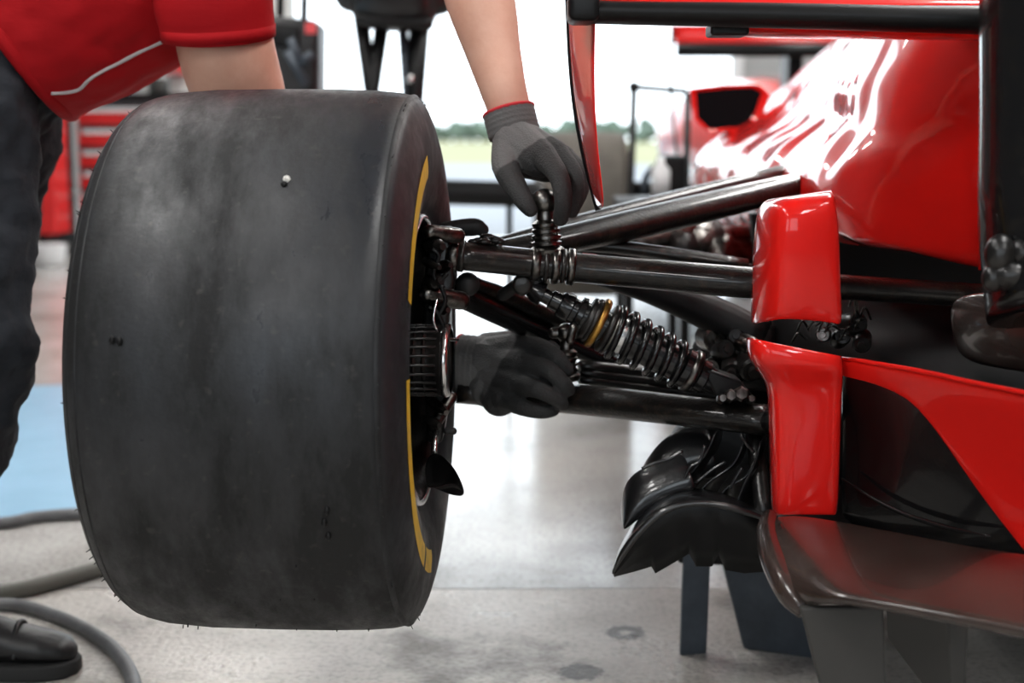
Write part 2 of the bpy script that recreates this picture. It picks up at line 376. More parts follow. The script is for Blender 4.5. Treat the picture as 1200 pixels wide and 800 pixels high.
# ------------------------------------------------------------------ back-left furniture
def tool_cabinet():
    yb = 10.4
    x0, x1 = P(78, 200, yb).x, P(240, 200, yb).x; zt = P(100, 118, yb).z
    t = empty('tool_cabinet', ((x0+x1)/2, yb, 0)); tag(t, 'charcoal tool cabinet with a column of red drawers against the white wall', 'cabinet')
    obj('body', box(((x0+x1)/2, yb, .09+(zt-.09)/2), (x1-x0, .55, zt-.09)), 'cab', t, smooth=False, bevel=.01)
    obj('worktop', box(((x0+x1)/2, yb, zt+.02), (x1-x0+.06, .62, .05)), 'black', t, smooth=False, bevel=.01)
    dx0 = P(109, 200, yb).x; yf = yb-.275
    obj('frame_strip', box((P(104, 200, yb).x, yf-.01, .15+(zt-.2)/2), (.035, .03, zt-.2)), 'white', t, smooth=False)
    n = 6; hh = (zt-.2)/n
    for i in range(n):
        z = .16+hh*(i+.5)
        d = obj('drawer', box(((dx0+x1-.03)/2, yf-.02, z), (x1-.03-dx0, .05, hh-.035)), 'cabred', t, smooth=False, bevel=.006)
        obj('handle', box(((dx0+x1-.03)/2, yf-.055, z+hh*.28), (x1-.1-dx0, .03, .03)), 'white', d, smooth=False)
    for sx in (x0+.08, x1-.08):
        for sy in (-.2, .2): obj('caster', lathe((sx-.02, yb+sy, .045), (1, 0, 0), [(0, .03), (.005, .045), (.035, .045), (.04, .03)], 16), 'rubber_knob', t)
    # things on top
    for i, (px, w, h, m, lab) in enumerate([(118, .16, .16, 'white', 'white tub standing on the charcoal tool cabinet near its frame strip'), (150, .22, .24, 'white', 'tall white canister in the middle of the charcoal tool cabinet top'), (186, .15, .13, 'greyplate', 'grey tin standing on the charcoal tool cabinet')]):
        x = P(px, 100, yb).x; b = zt+.045
        c = empty('canister', (x, yb, b)); tag(c, lab, 'canister')
        obj('body', lathe((x, yb, b), (0, 0, 1), [(0, w*.46), (.01, w*.5), (h*.85, w*.5), (h*.9, w*.42)], 20), m, c)
        obj('lid', lathe((x, yb, b+h*.88), (0, 0, 1), [(0, w*.44), (h*.1, w*.44), (h*.12, w*.4)], 20), 'white', c)
tool_cabinet()
yb = 9.66
x0, x1, zb, zt = P(-60, 200, yb).x, P(72, 200, yb).x, .19, P(60, 120, yb).z
t = empty('red_shelf_unit', ((x0+x1)/2, yb, 0)); tag(t, 'red framed open shelf unit with a dark inside, next to the charcoal tool cabinet', 'shelf unit')
wf = .10
obj('back_panel', box(((x0+x1)/2, yb+.15, (zb+zt)/2), (x1-x0, .02, zt-zb)), 'cab', t, smooth=False)
for x in (x0+wf/2, x1-wf/2): obj('post', box((x, yb, (zb+zt)/2), (wf, .32, zt-zb)), 'cabred', t, smooth=False, bevel=.008)
for z in (zb+.06, (zb+zt)/2, zt-.05): obj('shelf', box(((x0+x1)/2, yb, z), (x1-x0-2*wf, .30, .11)), 'cabred', t, smooth=False, bevel=.008)
for x in (x0+.1, x1-.1): obj('foot', box((x, yb, zb/2), (.07, .28, zb)), 'black', t, smooth=False)
xw = P(57, 270, 9.3).x
t = empty('floor_tub', (xw, 9.3, 0)); tag(t, 'white plastic tub on the floor in front of the red shelf unit', 'tub')
obj('body', lathe((xw, 9.3, 0), (0, 0, 1), [(0, .085), (.01, .095), (.11, .105), (.12, .10)], 20), 'white', t)
obj('lid', lathe((xw, 9.3, .115), (0, 0, 1), [(0, .11), (.02, .11), (.025, .1)], 20), 'white', t)
xr, zr = P(206, 80, 11.9).x, P(206, 80, 11.9).z
t = empty('wall_box', (xr, 12, zr)); tag(t, 'small red box fixed high on the white back wall', 'box')
obj('body', box((xr, 11.92, zr), (.16, .17, .10)), 'cabred', t, smooth=False, bevel=.01); obj('latch', box((xr, 11.82, zr-.03), (.04, .03, .02)), 'white', t, smooth=False)

# black bag hanging from straps
Y = 4.6
t = empty('hanging_bag', P(342, 105, Y)); tag(t, 'black nylon equipment bag hanging from two straps behind the tyre', 'bag')
def bx4(x0, x1, y0, y1, Y, dy): return plate([P(x0, y0, Y), P(x1, y0+8, Y), P(x1-2, y1, Y), P(x0+2, y1, Y)], (0, dy, 0))
obj('body', bx4(308, 373, 16, 150, Y, .22), 'bag', t, bevel=.02, smooth=True)
obj('flap', plate([P(312, 24, Y-.02), P(352, 30, Y-.02), P(350, 60, Y-.02), P(314, 52, Y-.02)], (0, .03, 0)), 'black', t, bevel=.01)
for px in (328, 356):
    obj('strap', sweep([P(px, 30, Y+.1), P(px+2, -60, Y+.1), V((P(px, -60, Y+.1).x, Y+.1, 3.31))], .012, .02, n=8), 'black', t)
for (a, b) in [((340, 45), (352, 75)), ((352, 75), (366, 62)), ((336, 60), (360, 100))]:
    obj('buckle_strap', sweep([P(*a, Y-.02), P(*b, Y-.02)], .014, .006, n=8), 'stand', t)
obj('tag_patch', box(P(364, 33, Y-.005), (.035, .01, .035)), 'cabred', t, smooth=False)

# dark drum on slanted legs
Y = 4.2
t = empty('equipment_stand', V((P(462, 0, Y).x, Y, 0))); tag(t, 'dark drum shaped equipment on a stand with paired slanted legs', 'equipment')
g = [P(px, -6, Y) for px in (412, 420, 440, 470, 500, 512)]
obj('drum', sweep(g, [.05, .085, .10, .105, .10, .06], [.08, .12, .14, .14, .13, .08], smooth=4, roundcap=True), 'bag', t)
obj('rim_band', sweep([P(424, 22, Y-.08), P(500, 28, Y-.08)], .02, .03, roundcap=True), 'black', t)
for (ax, bx, r) in [(423, 437, .022), (449, 434, .022), (471, 478, .014), (492, 485, .030)]:
    top = P(ax, 20, Y); bot = P(bx, 125, Y); d = (bot-top); end = top+d*((top.z-0)/(-d.z))*1.0
    # legs cross and are joined low, then run down to the floor
    foot = V((bot.x+(bot.x-top.x)*.35, Y+(.16 if ax in (423, 492) else -.16), 0))
    obj('leg', sweep([top, bot, foot], [r, r*.9, r*.8], n=10), 'stand' if r < .02 else 'black', t)
obj('bolt', ball(P(480, 92, Y-.03), .014), 'bright', t)

# black tube barrier behind the hands
Y = 5.2
zc = P(560, 225, Y).z
t = empty('tube_barrier', V((P(520, 225, Y).x, Y, 0))); tag(t, 'thick black tube barrier standing on thin legs behind the big tyre', 'barrier')
obj('top_tube', sweep([V((P(400, 225, Y).x, Y, zc+.01)), V((P(628, 225, Y).x, Y, zc-.01))], .046, roundcap=True), 'black', t)
for px in (420, 597):
    x = P(px, 225, Y).x
    obj('leg', sweep([V((x, Y, zc)), V((x, Y, .01))], .012, n=10), 'black', t); obj('foot', box((x, Y, .012), (.05, .4, .024)), 'black', t, smooth=False)

# black hoop stand
Y = 5.3
t = empty('hoop_stand', V((P(768, 200, Y).x, Y, 0))); tag(t, 'thin black tubular hoop stand near the parked car wing', 'stand')
a, b = P(743, 102, Y), P(806, 107, Y)
obj('top_bar', sweep([a, b], .011, n=10), 'black', t)
obj('corner_joint', ball(a, .022), 'black', t)
for q, s in ((a, 0), (b+V((0, 0, 0)), 1)):
    obj('post', sweep([q, V((q.x-(.02 if s == 0 else 0), Y, .02))], .013, n=10), 'black', t); obj('foot', box((q.x-.02, Y, .012), (.07, .35, .024)), 'black', t, smooth=False)
Y = 4.7
xk = P(758, 215, Y).x
t = empty('pit_trolley', V((xk, Y, 0))); tag(t, 'low black pit trolley with tools beside the red sidepod', 'trolley')
zt = P(770, 232, Y).z
obj('deck', box((xk+.02, Y, zt-.03), (.24, .4, .06)), 'black', t, smooth=False, bevel=.01)
for sx in (-.09, .09):
    for sy in (-.17, .17): obj('leg', box((xk+.02+sx, Y+sy, (zt-.03)/2), (.03, .03, zt-.03)), 'black', t, smooth=False)
obj('tool_box', box(P(786, 205, Y), (.08, .2, .13)), 'black', t, smooth=False, bevel=.012)
obj('tool_grip', sweep([P(755, 226, Y), P(757, 208, Y), P(770, 196, Y), P(776, 226, Y)], .012, n=8, smooth=3), 'stand', t)
obj('bottle', lathe(P(774, 232, Y-.13), (0, 0, 1), [(0, .03), (.09, .03), (.11, .012), (.13, .012)], 14), 'white', t)

# ------------------------------------------------------------------ hoses
def hose(pts, r, m, lab):
    path = [PZ(x, y, r) for x, y in pts]
    o = obj('air_hose', sweep(path, r, n=14, smooth=8), m); tag(o, lab, 'hose', 'hoses on the garage floor')
hose([(-120, 618), (0, 613), (40, 606), (90, 602), (170, 600), (240, 602)], .013, 'hose', 'dark hose crossing the pale blue floor paint')
hose([(-120, 700), (0, 694), (60, 682), (118, 666), (180, 652), (240, 648)], .015, 'hose2', 'olive grey hose lying straight across bare concrete beside the tyre')
hose([(-120, 722), (0, 708), (60, 720), (110, 743), (143, 772), (158, 812), (150, 900)], .0115, 'hose', 'blue grey hose curving round the black shoe')

# ================================================================== the race car
CAR = empty('race_car', (.62, 2.6, 0))
tag(CAR, 'red single-seater race car raised on a stand with its wide rear tyre exposed', 'race car')
PSI = math.radians(3.6)
WAX = V((math.cos(PSI), -math.sin(PSI), 0)); WC = V((-.279, 1.78, .545))
SIDE = [(.160, .3275), (.1675, .3195), (.173, .307), (.178, .290), (.182, .265), (.183, .245), (.179, .215), (.171, .192), (.160, .180)]
TP = [(-.160, .180), (-.178, .192), (-.187, .215), (-.191, .245), (-.190, .268), (-.186, .288), (-.179, .305), (-.168, .318), (-.152, .3265), (-.13, .3315), (-.08, .3352), (0, .336), (.07, .3355), (.115, .334), (.142, .3315)]+SIDE
inner = [(.155, .176), (.05, .17), (-.05, .17), (-.155, .176)]
tyre_geo = lathe(WC, WAX, TP+inner+[TP[0]], 128, cap=False)
TYRE = obj('rear_tyre', tyre_geo, 'rubber', CAR, origin=WC); tag(TYRE, 'wide worn black slick tyre with yellow sidewall arcs')
def s_at(r):
    for (s0, r0), (s1, r1) in zip(SIDE, SIDE[1:]):
        if r1 <= r <= r0: return s0+(s1-s0)*(r0-r)/(r0-r1)
    return .18
def arc_on(wc, wax, a0, a1, r0, r1, off=.0006, n=40):
    return lathe(wc, wax, [(s_at(r0+(r1-r0)*k/4)+off, r0+(r1-r0)*k/4) for k in range(5)], n, cap=False, a0=math.radians(a0), a1=math.radians(a1))
for a0, a1 in ((14, 67), (86, 150), (153, 167)):
    # angle measured from up towards the camera
    obj('yellow_arc', arc_on(WC, WAX, a0, a1, .236, .264), 'yellow', TYRE)
obj('edge_bead', lathe(WC, WAX, [(.1575, .3288), (.1605, .3293), (.1635, .3250)], 128, cap=False), 'rubber', TYRE)
for s, r_ in ((-.160, .3222), (-.172, .3130)):
    obj('shoulder_rib', lathe(WC, WAX, [(s-.002, r_-.0025), (s, r_+.0015), (s+.002, r_+.0005)], 128, cap=False), 'rubber', TYRE)
# rubber whiskers along the shoulders
g = []
rw = random.Random(5)
upv = V((0, 0, 1)); fw = WAX.cross(upv)
for i in range(90):
    a = rw.uniform(0, 2*math.pi); left = rw.random() < .7
    s, r = (-.176, .308) if left else (.161, .327)
    d = upv*math.cos(a)+fw*math.sin(a); p = WC+WAX*s+d*r
    q = p+(WAX*(-.6 if left else .4)+d*.7).normalized()*rw.uniform(.003, .007)
    g.append(sweep([p, q], [.0009, .0004], n=4))
for i in range(36):
    a = math.radians(rw.uniform(120, 240)); s = rw.uniform(-.14, .14); d = upv*math.cos(a)+fw*math.sin(a); p = WC+WAX*s+d*.334
    g.append(sweep([p, p+d*rw.uniform(.003, .005)], [.001, .0005], n=4))
tag(obj('rubber_whiskers', join(*g), 'rubber', TYRE), kind='stuff')
def on_tread(px, py, lift=0):
    o = V((0, 0, CAMZ)); d = ray(px, py).normalized(); e = o-WC
    dp = d-WAX*d.dot(WAX); ep = e-WAX*e.dot(WAX)
    A, B, C = dp.dot(dp), 2*dp.dot(ep), ep.dot(ep)-(.336+lift)**2
    return o+d*((-B-math.sqrt(max(0, B*B-4*A*C)))/(2*A))
obj('stone', ball(on_tread(336, 210), .0045, 6, 4), 'stone', TYRE); obj('stone', ball(on_tread(333, 216), .004, 6, 4), 'black', TYRE)
for (px, py) in [(383, 598), (380, 612), (385, 628), (131, 398), (140, 400)]:
    obj('rubber_chip', ball(on_tread(px, py), .0032, 6, 4, (1, 1, 1.6)), 'black', TYRE)

RIM = obj('wheel_rim', lathe(WC, WAX, [(.158, .186), (.166, .1835), (.169, .179), (.163, .174), (.150, .166), (.12, .160), (0, .156), (-.10, .156), (-.105, .05), (-.12, .05), (-.12, .16), (-.15, .178), (-.155, .182), (-.14, .172), (0, .168), (.14, .174), (.158, .186)], 96, cap=False), 'casing', CAR, origin=WC)
obj('rim_flange', lathe(WC, WAX, [(.1665, .1845), (.1705, .1815), (.1715, .1785), (.168, .1755)], 96, cap=False), 'bright', RIM)
obj('brake_drum', lathe(WC, WAX, [(-.09, .02), (-.09, .145), (.10, .145), (.112, .135), (.112, .10), (.125, .095), (.13, .06), (.13, .02)], 64), 'casing', RIM)
for k in range(14):
    a = 2*math.pi*k/14; d = upv*math.cos(a)+fw*math.sin(a)
    obj('drum_bolt', lathe(WC+WAX*.108+d*.118, WAX, [(0, .007), (.010, .007), (.012, .004)], 6), 'steel', RIM)
# hub carrier drum sticking out towards the car
prof = [(.10, .046)]
for k in range(6): prof += [(.112+k*.012, .0455), (.115+k*.012, .0425), (.121+k*.012, .0425)]
prof += [(.184, .044), (.190, .0455), (.194, .046)]
HUB = obj('hub_drum', lathe(WC, WAX, prof, 48), 'casing', CAR, auto=35)
for k in range(24):
    a = 2*math.pi*k/24; d = upv*math.cos(a)+fw*math.sin(a)
    obj('spline_rib', sweep([WC+WAX*.115+d*.044, WC+WAX*.188+d*.044], .0022, n=6), 'casing', HUB)
obj('flange_ring', lathe(WC, WAX, [(.192, .040), (.192, .0455), (.195, .047), (.199, .047), (.202, .0455), (.203, .040)], 48, cap=False), 'bright', HUB)
obj('hub_face', lathe(WC, WAX, [(.185, .042), (.200, .042), (.200, .02)], 40), 'steel', HUB)
# upright joining the arms and the wheel
UP = obj('wheel_upright', plate([P(500, 272, 1.80), P(528, 268, 1.80), P(533, 330, 1.80), P(526, 372, 1.80), P(526, 470, 1.80), P(518, 520, 1.80), P(500, 520, 1.80), P(494, 400, 1.80)], (0, .10, 0)), 'casing', CAR, bevel=.006)
for (a, b, r) in [((504, 272), (536, 276), .010), ((500, 345), (540, 352), .012), ((508, 500), (528, 466), .008)]:
    obj('boss', sweep([P(*a, 1.78), P(*b, 1.80)], r, n=12, roundcap=True), 'steel', UP)
for k, (px, py, r, Yv) in enumerate([(512, 288, .009, 1.775), (521, 312, .008, 1.775), (510, 330, .010, 1.775), (518, 362, .007, 1.775), (508, 310, .006, 1.77), (516, 478, .008, 1.775), (508, 495, .007, 1.775)]):
    obj('upright_nut', lathe(P(px, py, Yv), (.5, -.8, .2*math.sin(k)), [(-.02, r), (.006, r), (.009, r*.7), (.016, r*.5)], 6 if k % 2 else 14), 'steel' if k % 2 else 'casing', UP, auto=40)
for pts in [[(506, 292), (514, 300), (508, 322), (520, 338)], [(524, 320), (516, 332), (522, 352), (512, 372)], [(502, 360), (512, 366), (520, 384)]]:
    obj('cable', sweep([P(x, y, 1.765) for x, y in pts], .003, n=8, smooth=5), 'black', UP)
obj('brake_line', sweep([P(512, 350, 1.765), P(508, 375, 1.75), P(518, 395, 1.76), P(536, 398, 1.80)], .0022, n=8, smooth=6), 'bright', UP)
obj('rubber_knob', sweep([P(505, 272, 1.90), P(530, 268, 1.90), P(556, 266, 1.90), P(565, 269, 1.90)], [.009, .011, .012, .009], smooth=4, roundcap=True), 'rubber_knob', UP)
obj('adjuster_stud', sweep([P(524, 505, 1.80), P(531, 505, 1.80)], .005, n=10, roundcap=True), 'rubber_knob', UP)
# small duct fin below the hub
fin = [[(497, 540), (508, 527), (520, 533), (533, 548), (541, 565), (544, 578)], [(498, 560), (507, 550), (518, 555), (528, 563), (538, 573), (543, 580)], [(500, 572), (508, 572), (517, 576), (527, 580), (536, 581), (542, 581)]]
obj('duct_fin', grid([[P(x, y, 1.72+.018*j-.012*i) for i, (x, y) in enumerate(r)] for j, r in enumerate(fin)]), 'carbon', UP, solid=.004, subsurf=2)
obj('fin_bracket', sweep([P(510, 500, 1.78), P(509, 530, 1.74)], .004, n=8), 'bright', UP)

# ---------------- suspension arms
def arm(name, pts, ra, rb, m='tube', parent=CAR, **k):
    return obj(name, sweep([P(*p) for p in pts], ra, rb, n=20, smooth=3, **k), m, parent)
TOP = arm('top_wishbone', [(516, 297, 1.82), (640, 310, 1.86), (760, 321, 1.84), (890, 332, 1.80), (1000, 337, 1.80), (1160, 348, 1.82)], [.0185, .019, .0195, .020, .016, .016], [.026, .028, .030, .030, .026, .024])
def collar(parent, pts, i0, t, w, ra, m, Y=None):
    pass
def ring_on(parent, name, c, ax, w, r0, r1, m):
    ax = V(ax).normalized()
    return obj(name, lathe(c-ax*w/2, ax, [(0, r0), (0, r1*.94), (w*.2, r1), (w*.8, r1), (w, r1*.94), (w, r0)], 32, cap=False), m, parent)
tax = (P(700, 316, 1.85)-P(600, 306, 1.85)).normalized()
def on_top(px): return P(px, 297+(px-516)*13/124 if px < 640 else 310+(px-640)*11/120, 1.82+(px-516)/124*.04 if px < 640 else 1.86)
for px, w, r, m in [(531, .014, .0235, 'steel'), (541, .008, .022, 'casing'), (628, .012, .0235, 'steel'), (640, .006, .025, 'casing'), (651, .010, .026, 'steel'), (660, .006, .024, 'casing'), (669, .010, .0255, 'steel')]:
    g = sweep([on_top(px)-tax*w/2, on_top(px)-tax*w*.35, on_top(px)+tax*w*.35, on_top(px)+tax*w/2], [r*.88, r*.95, r*.95, r*.88], [r*1.22, r*1.3, r*1.3, r*1.22], n=28)
    obj('clamp_ring', g, m, TOP)
obj('red_mark', lathe(on_top(690)-tax*.01, tax, [(0, .0196), (.018, .0196)], 24, cap=False, a0=math.radians(-70), a1=math.radians(10)), 'paint_dark', TOP)
# grease lumps at its outer end
g = [ball(P(rw.uniform(512, 590), rw.uniform(278, 286), 1.84+rw.uniform(-.01, .03)), rw.uniform(.003, .008), 7, 5, (1.6, 1, .7)) for k in range(26)]
tag(obj('grease', join(*g), 'casing', TOP), kind='stuff')

UB = arm('rear_top_arm', [(545, 300, 1.93), (640, 285, 1.98), (760, 259, 2.08), (880, 230, 2.2), (955, 212, 2.28), (1000, 201, 2.33)], [.011, .018, .022, .021, .019, .018], [.02, .03, .034, .034, .03, .03])
arm('front_top_arm', [(560, 293, 2.0), (640, 270, 2.08), (760, 240, 2.22), (915, 202, 2.42)], [.009, .010, .012, .012], [.016, .018, .02, .02])
arm('toe_link', [(590, 292, 2.02), (690, 287, 2.05), (780, 297, 2.05), (875, 311, 2.05)], [.008, .010, .010, .010], [.015, .017, .017, .015])
arm('dark_link', [(600, 297, 2.04), (690, 300, 2.1), (780, 311, 2.12), (880, 322, 2.12)], [.012, .015, .016, .016], [.018]*4, 'black')
arm('rocker_arm', [(690, 322, 1.95), (760, 340, 1.98), (830, 366, 2.0), (890, 398, 2.0)], [.010, .018, .026, .030], [.015, .02, .025, .03], 'black')
F1 = arm('push_rod', [(508, 330, 1.84), (560, 356, 1.92), (640, 393, 2.05), (720, 428, 2.09)], [.016, .016, .015, .012], [.016, .016, .015, .012], 'carbon')
arm('tie_rod', [(545, 330, 1.90), (600, 350, 1.98), (660, 380, 2.06), (720, 410, 2.10)], [.011, .012, .012, .011], [.014]*4, 'tube')
obj('tie_rod_joint', join(ball(P(548, 333, 1.85), .016), sweep([P(590, 345, 1.9), P(612, 331, 1.88), P(628, 331, 1.86)], .009, n=12, smooth=3, roundcap=True)), 'rubber_knob', CAR)
for k in range(3):
    arm('inner_link', [(680, 428+k*8, 2.02), (760, 436+k*9, 2.06), (870, 452+k*8, 2.05)], .007, .009, 'casing')
LOW = arm('lower_wishbone', [(535, 458, 2.03), (600, 462, 2.03), (700, 470, 1.975), (800, 481, 1.90), (915, 494, 1.84)], [.018, .020, .0215, .0205, .0205], [.024, .028, .03, .03, .03])
# ball joint bolts held by the hands
def bolt(name, base, top, parent, scale=1.0):
    base, top = V(base), V(top); ax = (top-base).normalized(); h = (top-base).length; s = scale
    pr = [(-.004, .017*s), (0, .019*s), (h*.06, .0195*s), (h*.10, .0165*s)]
    for k in range(4):
        z = h*(.12+k*.11); pr += [(z, .0135*s), (z+h*.02, .0165*s-.0006*k), (z+h*.07, .0165*s-.0006*k), (z+h*.09, .0132*s)]
    pr += [(h*.58, .0095*s), (h*.74, .009*s), (h*.78, .012*s)]
    o = obj(name, lathe(base, ax, pr, 28), 'steel', parent, auto=40)
    obj('knob', join(ball(base+ax*h*.9, .0145*s, 16, 10, (1.05, 1, .95)), sweep([base+ax*h*.9+V((-.018*s, 0, 0)), base+ax*h*.9+V((.018*s, 0, 0))], .008*s, n=12, roundcap=True)), 'steel', o)
    return o
B1 = bolt('ball_joint_stud', P(641, 296, 1.86), P(638, 229, 1.86), TOP, 1.2)
g = []
for k in range(7): g.append(ball(P(651, 262+k*5.5, 1.848), .0028, 6, 4))
obj('thread_chain', join(*g), 'steel', B1)
B2 = bolt('ball_joint_stud', P(664, 442, 1.97), P(664, 384, 1.97), LOW, 1.0)

# ---------------- damper with coil spring
DA, DB = P(612, 333, 1.86), P(872, 466, 1.86); DX = (DB-DA).normalized(); DL = (DB-DA).length
def Dp(t): return DA+(DB-DA)*t
DAMP = obj('damper', lathe(DA, DX, [(t*DL, r) for t, r in [(.02, .008), (.06, .0155), (.09, .0165), (.095, .010), (.125, .010), (.13, .013), (.165, .0135), (.17, .017), (.20, .019), (.215, .019), (.22, .0165), (.24, .0165), (.245, .022), (.265, .0235), (.27, .019), (.285, .019), (.29, .024), (.315, .0255), (.32, .021), (.375, .021), (.38, .0235), (.71, .0235), (.72, .0265), (.78, .0265), (.79, .0225), (.82, .0225), (.83, .017), (.87, .016), (.93, .014), (.97, .010)]], 36), 'carbon', CAR, auto=30)
obj('gold_ring', lathe(DA, DX, [(.326*DL, .022), (.326*DL, .0335), (.332*DL, .035), (.346*DL, .035), (.352*DL, .0335), (.352*DL, .022)], 40, cap=False), 'gold', DAMP)
for t, r, w in [(.285, .029, .010), (.305, .031, .007), (.372, .034, .008), (.395, .0345, .006)]:
    obj('spring_seat', lathe(DA+DX*(t*DL), DX, [(0, .02), (0, r*.93), (w*.25, r), (w*.75, r), (w, r*.93), (w, .02)], 40, cap=False), 'casing' if t != .395 else 'steel', DAMP)
h = []; turns = 5.6; t0, t1 = .405, .715
e1 = DX.cross(V((0, 1, 0))).normalized(); e2 = DX.cross(e1)
for k in range(int(turns*20)+1):
    q = k/(turns*20); a = 2*math.pi*turns*q; R = .0335-.0055*q
    h.append(Dp(t0+(t1-t0)*q)+e1*R*math.cos(a)+e2*R*math.sin(a))
obj('coil_spring', sweep(h, .0050, n=10), 'carbon', DAMP)
obj('damper_sleeve', lathe(DA, DX, [(.40*DL, .0236), (.415*DL, .0245), (.46*DL, .0245), (.47*DL, .0236)], 32, cap=False), 'bright', DAMP)
obj('end_ring', lathe(DA, DX, [(.745*DL, .0262), (.75*DL, .0295), (.775*DL, .0295), (.78*DL, .0262)], 36, cap=False), 'steel', DAMP)
obj('rod_eye', lathe(DA+V((0, -.014, 0)), (0, 1, 0), [(0, .009), (.002, .013), (.026, .013), (.028, .009)], 28), 'casing', DAMP)
obj('eye_clevis', sweep([P(628, 318, 1.86), P(618, 333, 1.86), P(612, 338, 1.86)], .010, n=12, roundcap=True), 'casing', DAMP)
obj('adjuster_screw', sweep([P(672, 384, 1.84), P(668, 398, 1.84)], .006, n=10, roundcap=True), 'steel', DAMP)
obj('lower_bracket', plate([P(822, 430, 1.84), P(868, 446, 1.84), P(888, 470, 1.84), P(850, 472, 1.84), P(838, 462, 1.84)], (0, .05, 0)), 'black', DAMP, bevel=.004)
for (px, py, r) in [(856, 464, .009), (868, 462, .011), (846, 467, .007), (880, 468, .006)]:
    obj('pivot_nut', lathe(P(px, py, 1.83), (0, -1, .3), [(-.01, r), (.006, r), (.009, r*.7)], 6), 'steel', DAMP, smooth=False)

# ---------------- gearbox and dark mechanics inside
GB = obj('gearbox', grid([[P(x, y, Yv) for (x, y, Yv) in r] for r in [
    [(880, 340, 2.25), (900, 350, 2.1), (905, 420, 2.05), (900, 520, 2.05), (860, 585, 2.1), (850, 600, 2.3)],
    [(980, 345, 2.2), (985, 350, 2.0), (990, 420, 1.95), (985, 520, 1.92), (960, 600, 1.95), (950, 620, 2.2)],
    [(1100, 350, 2.1), (1100, 356, 1.92), (1110, 430, 1.88), (1100, 560, 1.85), (1090, 640, 1.85), (1090, 660, 2.1)],
    [(1260, 350, 2.1), (1260, 356, 1.85), (1270, 430, 1.8), (1270, 560, 1.8), (1270, 700, 1.8), (1260, 720, 2.1)]]]), 'black', CAR, solid=.01, subsurf=2)
arm('drive_shaft_cover', [(820, 425, 2.12), (860, 420, 2.1), (910, 420, 2.08)], [.035, .045, .05], None, 'black', GB)
for k, (px, py, r, Yv) in enumerate([(836, 396, .02, 2.0), (848, 410, .014, 1.97), (862, 395, .012, 1.98), (835, 430, .014, 1.98), (858, 432, .016, 1.95), (880, 430, .018, 1.93), (878, 405, .014, 1.95), (1000, 380, .016, 1.9), (985, 396, .012, 1.86), (965, 392, .010, 1.84), (1010, 400, .013, 1.88)]):
    obj('mechanism_boss', lathe(P(px, py, Yv), (.3*math.cos(k), -1, .3*math.sin(k)), [(-.02, r), (.01, r), (.014, r*.8), (.014, r*.45), (.022, r*.4)], 14), 'casing' if k % 3 else 'steel', GB, auto=40)
for k in range(14):
    x = rw.uniform(925, 1010); y = rw.uniform(372, 402); a = rw.uniform(-1, 1)
    obj('wire', sweep([P(x, y, 1.82), P(x+9*math.cos(a), y-10*abs(math.sin(a))-5, 1.80), P(x+20*math.cos(a), y+rw.uniform(-14, 6), 1.83)], .0016, n=6, smooth=4), 'steel', GB)
for k in range(6):
    x = rw.uniform(955, 1010); y = rw.uniform(300, 365)
    obj('wire', sweep([P(x, y, 1.88), P(x+6, y-14, 1.86), P(x+rw.uniform(4, 16), y+12, 1.86)], .0016, n=6, smooth=4), 'steel', GB)
# hardware further ahead seen between the arms
for k, (px, py, r, L_) in enumerate([(770, 288, .045, .16), (815, 292, .055, .12), (842, 284, .05, .2), (790, 300, .04, .25), (858, 300, .05, .1)]):
    c = P(px, py, 2.75)
    obj('exhaust_part', lathe(c-V((L_/2, 0, 0)), (1, .2*math.sin(k), .2*math.cos(k)), [(0, r*.7), (.01, r), (L_*.4, r), (L_*.5, r*.8), (L_*.9, r*.9), (L_, r*.5)], 18), 'steel' if k % 2 == 0 else 'casing', GB)
# black sheet added to darken the gap below the engine cover


obj('gap_shade_sheet', plate([P(880, 250, 2.55), P(1260, 250, 2.55), P(1260, 420, 2.55), P(900, 420, 2.55)], (0, .03, 0)), 'black', GB, smooth=False)
# ---------------- red fairings
rows = []
for (y, xl, xr, dy) in [(223, 915, 972, .10), (222, 903, 975, .055), (226, 893, 977, .02), (236, 887, 980, .004), (262, 884, 983, 0), (300, 881, 985, 0), (340, 880, 986, .002), (365, 879, 987, .006), (381, 879, 987, .012)]:
    r = []
    for k, (f, d) in enumerate([(0, .15), (.015, .10), (.07, .058), (.16, .024), (.27, .004), (.42, -.003), (.75, 0), (.97, .003), (1.0, .012), (.992, .05)]):
        yy = y + (1-f)*(10 if y < 240 else 0) - (6*math.sin(math.pi*min(1, f*1.1)) if y > 370 else 0)
        r.append(P(xl+(xr-xl)*f, yy, 1.62+d+dy))
    rows.append(r)
FU = obj('upper_fairing', grid(rows), 'paint', CAR, solid=.006, subsurf=2, soff=-1)
tag(FU, 'glossy red rounded winglet fairing')
obj('fairing_stay', sweep([P(900, 330, 1.78), P(930, 332, 1.70), P(960, 334, 1.68)], .014, n=12), 'black', FU)
rows = []
for (y, xl, xr, dy) in [(394, 873, 988, .0), (408, 874, 988, -.005), (422, 877, 988, -.004), (434, 886, 988, .002), (446, 895, 988, .008), (460, 899, 987, .012), (500, 900, 986, .016), (560, 902, 984, .02), (606, 903, 982, .024)]:
    r = []
    for f, d in [(0, .10), (.015, .05), (.06, .016), (.16, .003), (.4, 0), (.7, 0), (.96, .002), (1.0, .010), (.995, .05)]:
        r.append(P(xl+(xr-xl)*f, y+(f*22 if y < 400 else f*22*max(0, (460-y)/60)), 1.62+d+dy))
    rows.append(r)
FL = obj('lower_fairing', grid(rows), 'paint', CAR, solid=.006, subsurf=2, soff=-1)
obj('fairing_stay', sweep([P(905, 494, 1.82), P(940, 497, 1.70)], .016, n=12), 'black', FL)

